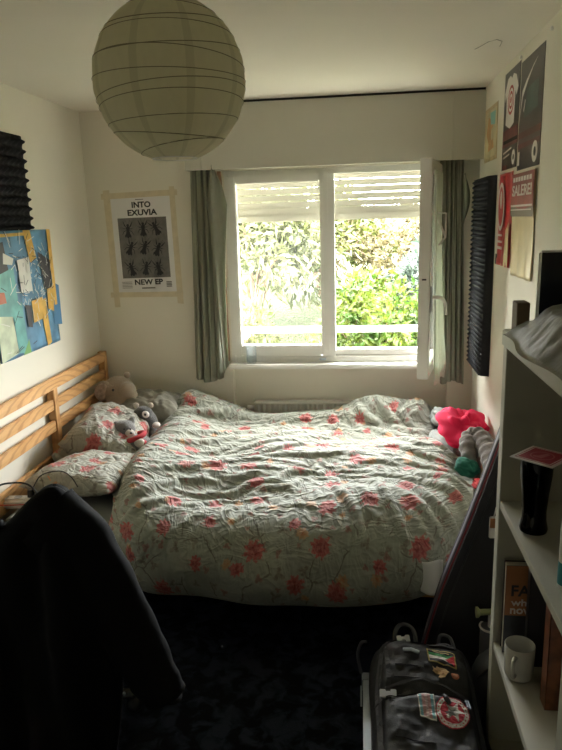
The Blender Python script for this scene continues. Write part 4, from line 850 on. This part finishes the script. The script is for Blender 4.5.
# books and things on the lower shelf
def book(name, label, x0, x1, y0, y1, z0, h, cover, face):
    r = thing(name, label, 'book', ((x0+x1)/2, (y0+y1)/2, z0)); b = MB(); t = .0025
    if face == 'y':   # covers face the camera
        b.box(x0, x1, y0, y0+t, z0, z0+h); b.box(x0, x1, y1-t, y1, z0, z0+h); b.box(x1-t, x1, y0, y1, z0, z0+h); MB().box(x0+.003, x1-.003, y0+t, y1-t, z0+.003, z0+h-.003).build('pages', M['pages'], r)
    else:             # spine faces the room
        b.box(x0, x1, y0, y0+t, z0, z0+h); b.box(x0, x1, y1-t, y1, z0, z0+h); b.box(x0, x0+t, y0, y1, z0, z0+h); MB().box(x0+t, x1-.004, y0+t, y1-t, z0+.003, z0+h-.003).build('pages', M['pages'], r)
    b.build('cover', cover, r); return r
bz = .4345
bk = book('paperback_book', 'upright book with orange upper cover reading FAST what now, behind the mug', .418, .545, 1.790, 1.822, bz, .285, M['bookdark'], 'y')
fr = frame((.418, 1.7895, bz), (1, 0, 0), (0, 0, 1))
flat('cover_print', [(rc(0, .125, .127, .285), 0), (rc(0, .0, .127, .125), 1)], [M['orange'], M['bookdark']], bk, fr, .0001)
lettering('lettering', 'FAST', .05, M['ink'], bk, lf_(fr, .014, .190, .0008), .104, .036, .0012)
lettering('lettering', 'what', .04, M['offwhite'], bk, lf_(fr, .018, .158, .0008), .075, .022, .0008)
lettering('lettering', 'now', .04, M['offwhite'], bk, lf_(fr, .014, .132, .0008), .065, .018, .0008)
book('paperback_book', 'dark upright book with pale page edge right of the orange-topped book', .470, .60, 1.730, 1.755, bz, .31, M['bookdark'], 'x')
b2 = book('paperback_book', 'amber-brown patterned upright book right of the mug on lower shelf', .478, .62, 1.555, 1.60, bz, .33, M['brown'], 'x')
book('paperback_book', 'pale-spined book nearest the camera on the lower shelf', .485, .62, 1.43, 1.455, bz, .30, M['pages'], 'x')
# top of the shelf: screen, brown box, plastic bag
scn = thing('monitor', 'dark blue-black screen with pale bezel standing on the bookshelf', 'monitor', (.575, 1.78, SZ))
SMt = Matrix.Translation((.461, 1.80, SZ-.001)) @ Matrix.Rotation(math.radians(-6), 4, 'Z')
MB().box(0, .23, 0, .022, .012, .219, .006, mat=SMt, seg=3).build('casing', M['white'], scn, SM)
MB().box(.006, .227, -.002, .001, .020, .214, .0008, mat=SMt).build('screen', M['screen'], scn)
MB().box(.05, .18, -.03, .05, 0, .012, .003, mat=SMt).build('stand', M['white'], scn)
b = MB(); b.box(.415, .448, 1.81, 1.87, SZ, SZ+.082, .002); tag(b.build('card_box', M['box'], None), 'small brown card box on the shelf beside the screen', 'box')
def bagf(u, v):
    y = 1.20+.585*v; x = SX-.032 + (.274)*u; n1 = fbm((x*6, y*5, 2.), 1.)*.030 + abs(fbm((x*4+y*3, y*5, 5.), 1.))*.03
    z = SZ+.006 + sst(-.02, .35, u)*(.035+.055*math.sin(min(1, u*1.2)*pi*.6)*(.6+.4*math.sin(v*2.6))) + (n1 if u > .04 else n1*.1)*sst(0, .3, u) 
    z -= (1-sst(0, .12, u))*.010*(1 if v < .95 else .5); z = z*(1) - .055*sst(.80, 1., v)*sst(.1, .5, u) - .05*sst(.2, 0, v)*sst(.1, .5, u)
    return Vector((x+.012*math.sin(v*9)*(1-u), y, max(z, SZ+.003)))
b = MB(); b.grid(bagf, 60, 80); tag(b.build('plastic_bag', M['plastic'], None, True), 'crumpled translucent plastic bag lying across the top of the bookshelf', 'bag')
# ------------------------------------------------------------------ metal-edged case with the backpack on it
cs = thing('equipment_case', 'dark flat case with silver edges lying under the backpack', 'case', (.19, 1.78, 0))
MB().box(.012, .36, 1.45, 2.06, .0, .128, .006).build('case_body', M['black'], cs)
b = MB(); b.box(.006, .030, 1.45, 2.05, .088, .132, .003); b.build('metal_edge', M['silver'], cs)
b = MB(); b.box(.002, .036, 2.02, 2.064, .085, .1345, .004); b.build('corner_bracket', M['silver'], cs)
b = MB(); b.prism([(0, 0), (.045, 0), (0, .05)], frame((.003, 2.06, .03), (0, -1, 0), (0, 0, 1)), .006); b.build('corner_bracket', M['silver'], cs)
b = MB(); b.tube(cr([Vector((.0, 2.10, .10)), Vector((-.012, 2.12, .16)), Vector((.0, 2.135, .20)), Vector((.02, 2.13, .21))], 6), .006, 8); b.build('handle', M['packfab2'], cs, SM)
BZ = .135
bp = thing('backpack', 'black backpack covered with sewn-on patches on the floor at right', 'backpack', (.19, 1.76, BZ))
bx0, bw, by0, bl = .200, .170, 1.46, .585
def bpH(x, y):
    u = (x-bx0)/bw; v = (y-by0)/bl; u = max(-1, min(1, u)); v = max(0, min(1, v))
    e = max(0, (1-abs(u)**5))**.42 * max(0, (1-abs(2*v-1)**9))**.45
    z = .2+.31*(y-1.62)
    z += .018*sst(.12, .17, v)*sst(.60, .55, v)*sst(.86, .76, abs(u)) + .010*sst(.62, .67, v)*sst(.95, .90, v)*sst(.88, .78, abs(u))
    z += .010*fbm((x*9, y*9, 1.), 1.2)*sst(1, .8, abs(u)) + .007*abs(fbm((x*10+y*6, y*22, 3.), 1.4))
    z -= .008*math.exp(-((v-.60)/.012)**2) + .006*math.exp(-((u+.80)/.035)**2)
    return BZ + .002 + max(0, z-BZ-.004)*float(e)
def bpf(u, v):
    uu = math.sin((u-.5)*pi); vv = .5+.5*math.sin((v-.5)*pi); x = bx0+bw*uu*(1+.02*math.sin(vv*9)); y = by0+bl*vv; return Vector((x, y, bpH(bx0+bw*uu, y)))
b = MB(); b.grid(bpf, 90, 110); b.grid(lambda u, v: Vector((bx0+bw*math.sin((u-.5)*pi)*(1+.02*math.sin((.5+.5*math.sin((v-.5)*pi))*9)), by0+bl*(.5+.5*math.sin((v-.5)*pi)), BZ)), 90, 110); bmesh.ops.remove_doubles(b.bm, verts=b.bm.verts[:], dist=.0022)
b.build('body', M['packfab'], bp, True)
def onb(x, y, dz=.002): return Vector((x, y, bpH(x, y)+dz))
def strip(name, pts, w, mat, parent, dz=.003, th=.003):
    pts = cr([Vector((x, y, 0)) for x, y in pts], 8); b = MB(); L_ = []
    for i, p in enumerate(pts):
        t = (pts[min(i+1, len(pts)-1)]-pts[max(i-1, 0)]).normalized(); s = Vector((-t.y, t.x, 0))*w/2; L_.append((p-s, p+s))
    V = [[b.bm.verts.new(onb(q.x, q.y, d_)) for q in pr for d_ in (dz, dz+th)] for pr in L_]
    for a_, c_ in zip(V, V[1:]):
        for i, j in ((0, 1), (1, 3), (3, 2), (2, 0)): b._f([a_[i], a_[j], c_[j], c_[i]])
    b._f(V[0]); b._f(V[-1]); return b.build(name, mat, parent)
strip('zipper', [(.062, 1.52), (.058, 1.70), (.060, 1.88), (.085, 1.985), (.14, 2.012), (.22, 2.005), (.29, 1.985)], .010, M['webbing'], bp)
strip('zipper', [(.085, 1.795), (.13, 1.812), (.20, 1.818), (.27, 1.808), (.315, 1.79)], .009, M['webbing'], bp)
strip('compression_strap', [(.045, 2.005), (.12, 2.010), (.20, 2.0), (.31, 1.975)], .020, M['webbing'], bp)
strip('compression_strap', [(.040, 1.80), (.085, 1.80), (.11, 1.798)], .020, M['webbing'], bp)
strip('compression_strap', [(.078, 1.99), (.086, 1.90), (.087, 1.82)], .014, M['webbing'], bp)
def buckle(x, y, ang, s):
    c_ = onb(x, y, .012); R = Matrix.Translation(c_) @ Matrix.Rotation(ang, 4, 'Z') @ Matrix.Rotation(.29, 4, 'X'); b = MB()
    b.box(-s, -s*.25, -s*.55, s*.55, -.004, .004, .002, mat=R); b.box(-s*.3, s*.35, -s*.34, s*.34, -.004, .004, .002, mat=R); b.box(s*.3, s, -s*.6, s*.6, -.004, .004, .002, mat=R)
    b.build('buckle', M['grayplastic'], bp, SM)
buckle(.142, 2.004, .15, .022); buckle(.083, 1.801, 0, .026)
MB().tube(cr([onb(.115, 2.015, .005), Vector((.118, 2.045, .315)), Vector((.135, 2.068, .326)), Vector((.165, 2.068, .325)), Vector((.182, 2.045, .315)), onb(.185, 2.01, .005)], 8), .0075, 10, flat=.55).build('grab_handle', M['webbing'], bp, SM)
MB().tube(cr([onb(.26, 2.02, .0), Vector((.27, 2.045, .306)), Vector((.30, 2.04, .304)), onb(.31, 2.0, 0)], 6), .006, 8, flat=.5).build('loop', M['packfab2'], bp, SM)
def bar(name, x0, y0, x1, y1, r, mat): MB().tube([onb(x0, y0, .005), onb((x0+x1)/2, (y0+y1)/2, .007), onb(x1, y1, .005)], r, 8).build(name, mat, bp, SM)
strip('webbing_row', [(.11, 1.905), (.16, 1.900), (.20, 1.893)], .016, M['webbing'], bp)
strip('webbing_row', [(.105, 1.865), (.16, 1.858), (.205, 1.850)], .016, M['webbing'], bp)
strip('webbing_row', [(.10, 1.665), (.18, 1.655), (.21, 1.650)], .018, M['webbing'], bp)
strip('pocket_seam', [(.075, 1.83), (.15, 1.842), (.24, 1.835), (.33, 1.81)], .006, M['packfab2'], bp, .004)
strip('side_strap', [(.345, 1.96), (.352, 1.85), (.356, 1.70), (.355, 1.56)], .018, M['packfab2'], bp)
strip('side_strap', [(.068, 1.96), (.052, 1.85), (.055, 1.70), (.06, 1.52)], .016, M['packfab2'], bp)
bar('reflective_tab', .138, 1.949, .189, 1.940, .006, M['silver'])
MB().tube([onb(.318, 1.80, .004), onb(.326, 1.80, .005), onb(.328, 1.765, .005), onb(.320, 1.765, .004)], .003, 6, closed=True).build('ring', M['silver'], bp, SM)
# sewn patches: quads mapped on the fabric
def patch(name, quad, polys, mats, label, z=.0035):
    A, B_, D_, Cc = [Vector((*q, 0)) for q in quad]; b = MB()   # far-left, far-right, near-right, near-left
    mp = lambda s, t: (A.lerp(B_, s)).lerp(Cc.lerp(D_, s), 1-t)
    def ins(pl, s, t):
        c = False; j = len(pl)-1
        for i in range(len(pl)):
            if (pl[i][1] > t) != (pl[j][1] > t) and s < (pl[j][0]-pl[i][0])*(t-pl[i][1])/(pl[j][1]-pl[i][1])+pl[i][0]: c = not c
            j = i
        return c
    N_ = 64
    vs = {}
    def vv(i, j):
        if (i, j) not in vs: q = mp(i/N_, j/N_); vs[i, j] = b.bm.verts.new(onb(q.x, q.y, z))
        return vs[i, j]
    for i in range(N_):
        for j in range(N_):
            k = None
            for pl, mi in polys:
                if ins(pl, (i+.5)/N_, (j+.5)/N_): k = mi
            if k is not None: b.mi = k; b._f([vv(i, j), vv(i+1, j), vv(i+1, j+1), vv(i, j+1)])
    o = b.build(name, mats, bp, False, [('SOLIDIFY', dict(thickness=.002))]); o['label'] = label; return o
gold = P('gold_stitching', (.42, .33, .10), .6); fg = P('flag_green', (.06, .30, .10), .7); fr_ = P('flag_red', (.55, .03, .04), .7)
patch('flag_patch', ((.214, 1.964), (.303, 1.945), (.304, 1.890), (.218, 1.913)), [(rc(0, 0, 1, 1), 0), (rc(.05, .06, .95, .94), 1), (rc(.05, .50, .95, .72), 2), (rc(.05, .28, .95, .50), 3), (rc(.05, .06, .95, .28), 1), ([(.95, .06), (.95, .72), (.60, .38)], 4), (rc(.2, .79, .8, .86), 0)], [gold, M['ink'], fg, M['offwhite'], fr_], 'gold-edged flag patch in black, green, white and red')
patch('animal_patch', ((.224, 1.898), (.281, 1.893), (.279, 1.855), (.230, 1.852)), [([(.05, .95), (.20, .75), (.30, .95), (.42, .85), (.60, .92), (.80, .80), (.98, .60), (.86, .45), (.70, .15), (.45, .05), (.28, .10), (.40, .35), (.22, .45), (.02, .60), (.10, .75)], 0), (disc(.45, .62, .05), 1), ([(.5, .3), (.7, .4), (.6, .5)], 1)], [P('tan_patch', (.52, .34, .18), .8), P('tan_patch_dark', (.32, .16, .08), .8)], 'tan animal-shaped patch')
patch('round_patch', ((.284, 1.880), (.309, 1.876), (.308, 1.857), (.285, 1.861)), [(disc(.5, .5, .5, 28), 0), (disc(.5, .5, .3, 20), 1)], [P('rust_patch', (.48, .15, .08), .8), P('rust_patch_light', (.56, .28, .18), .8)], 'small rust-red round patch')
sb_, sp_ = P('patch_blue', (.20, .42, .48), .8), P('patch_pink', (.52, .30, .30), .8)
patch('striped_patch', ((.171, 1.802), (.221, 1.794), (.223, 1.712), (.176, 1.728)), [(rc(0, 0, 1, 1), 0), (rc(.06, .05, .94, .95), 1), (rc(.24, .05, .76, .95), 2), (rc(.42, .05, .58, .95), 3)], [M['offwhite'], sb_, sp_, P('patch_pale', (.56, .44, .42), .8)], 'pale blue and pink striped patch')
star = lambda cx, cy, r, a: [(cx+(r if i % 2 == 0 else r*.40)*math.cos(a+i*pi/5), cy+(r if i % 2 == 0 else r*.40)*math.sin(a+i*pi/5)) for i in range(10)]
pol = [(disc(.5, .5, .5, 40), 0), (disc(.5, .5, .47, 40), 1), (disc(.5, .5, .36, 36), 0), (star(.56, .52, .34, 1.2), 1), ([(.30, .30), (.46, .62), (.60, .40), (.5, .36), (.44, .46), (.36, .26)], 1), (star(.44, .46, .20, 1.9), 2)]
for k in range(22):
    if k in (5, 16): continue
    a = k*2*pi/22; pol.append((disc(.5+.415*math.cos(a), .5+.415*math.sin(a), .024, 6), 0))
patch('disc_patch', ((.222, 1.788), (.322, 1.790), (.322, 1.690), (.222, 1.690)), pol, [P('patch_red', (.50, .035, .06), .75), M['offwhite'], P('patch_grey', (.30, .30, .30), .8)], 'large round red and white patch with a star')
MB().tube([onb(.252, 1.795, .006), onb(.258, 1.775, .010), onb(.266, 1.762, .008)], [.005, .008, .007], 10).build('zip_pull', M['black'], bp, SM)
MB().tube([Vector((.060+.016*math.cos(a), 1.555+.010*math.sin(a), .245+.016*math.sin(a))) for a in np.linspace(0, 2*pi, 24, endpoint=False)], .0045, 8, closed=True).build('carabiner', P('orange_ring', (.60, .20, .08), .35), bp, SM)
strip('hanging_strap', [(.062, 1.60), (.060, 1.57), (.060, 1.555)], .01, M['webbing'], bp)
# ------------------------------------------------------------------ second bag, gig bag and what stands behind the shelf
bg = thing('sports_bag', 'dark grey rounded bag between the backpack and the bookshelf', 'bag', (.50, 2.0, 0))
b = MB(); b.ell((.505, 2.0, .135), (.135, .075, .165), None, 36, lambda p: Vector((math.copysign(abs(p.x)**.75, p.x), math.copysign(abs(p.y)**.8, p.y), max(-.82, math.copysign(abs(p.z)**.8, p.z))))*(1+.05*fbm(p, 2.2))); b.build('body', M['bag2'], bg, True)
MB().tube(cr([Vector((.39, 1.975, .20)), Vector((.42, 1.93, .275)), Vector((.50, 1.925, .315)), Vector((.58, 1.94, .28)), Vector((.62, 1.97, .2))], 8), .010, 8, flat=.45).build('strap', M['webbing'], bg, SM)
gg = thing('gig_bag', 'long black gig bag leaning between the bed foot and the bookshelf', 'gig bag', (.4, 2.2, 0))
lp = [(.205, .01), (.225, .14), (.285, .39), (.375, .665), (.455, .925), (.525, 1.16), (.575, 1.30)]; rp = [(.655, 1.29), (.66, 1.05), (.655, .8), (.65, .5), (.645, .25), (.60, .01)]
lv = cr([Vector((x, 0, z)) for x, z in lp], 6); rv = cr([Vector((x, 0, z)) for x, z in rp], 6); out2 = [(p.x, p.z) for p in lv+rv]
GY0, GY1 = 2.155, 2.245
fr = (Vector((0, GY1, 0)), Vector((1, 0, 0)), Vector((0, 0, 1)), Vector((0, -1, 0)))
b = MB(); b.prism(out2, fr, GY1-GY0); bmesh.ops.bevel(b.bm, geom=[e for e in b.bm.edges if abs(e.verts[0].co.y-e.verts[1].co.y) < .01], offset=.02, segments=3, affect='EDGES', clamp_overlap=True); b.build('body', M['gig'], gg, SM)
MB().tube([Vector((p.x-.002, GY0+.016, p.z)) for p in lv], .0035, 8).build('piping', M['piping'], gg, SM)
b = MB(); b.grid(lambda u, v: (lambda p: Vector((p.x-.004, GY0+.022+u*.035, p.z)))(lv[min(int(v*(len(lv)-1)), len(lv)-1)]), 3, len(lv)); b.build('side_gusset', M['gigside'], gg, True, [('SOLIDIFY', dict(thickness=.003))])
MB().tube([Vector((p.x+.03, GY0-.002, p.z)) for p in lv[3:-2]], .003, 6).build('zipper', M['webbing'], gg, SM)
tg = MB(); tg.box(.436, .462, 2.142, 2.152, .625, .705, .003, mat=None); t_ = tg.build('luggage_tag', M['offwhite'], gg); MB().tube(cr([Vector((.45, 2.147, .70)), Vector((.458, 2.148, .74)), Vector((.47, 2.15, .77))], 5), .002, 6).build('tag_string', M['offwhite'], t_, SM)
MB().box(.438, .460, 2.1405, 2.1425, .665, .70).build('tag_print', M['orange'], t_)
pm = thing('hand_pump', 'pale green T-handled pump standing behind the grey bag', 'pump', (.47, 2.125, 0))
MB().tube([(.455, 2.128, .0), (.455, 2.128, .34)], .012, 14).build('barrel', M['offwhite'], pm, SM)
b = MB(); b.tube([(.398, 2.115, .357), (.405, 2.115, .357), (.412, 2.117, .356), (.46, 2.128, .354), (.51, 2.135, .352)], [.019, .019, .011, .010, .011], 14); b.build('handle', M['palegreen'], pm, SM)
fk = thing('flask', 'dark cylinder with a pale ring rim beside the pump handle', 'flask', (.445, 2.07, 0))
b = MB(); b.lathe([(.03, 0), (.034, .004), (.034, .29), (.031, .295)], (.448, 2.10, 0), 24); b.build('body', M['bag2'], fk, SM)
MB().tube([Vector((.448+.034*math.cos(a), 2.10+.034*math.sin(a), .293)) for a in np.linspace(0, 2*pi, 28, endpoint=False)], .004, 8, closed=True).build('rim', M['offwhite'], fk, SM)
fk.location = (.448, 2.10, 0)
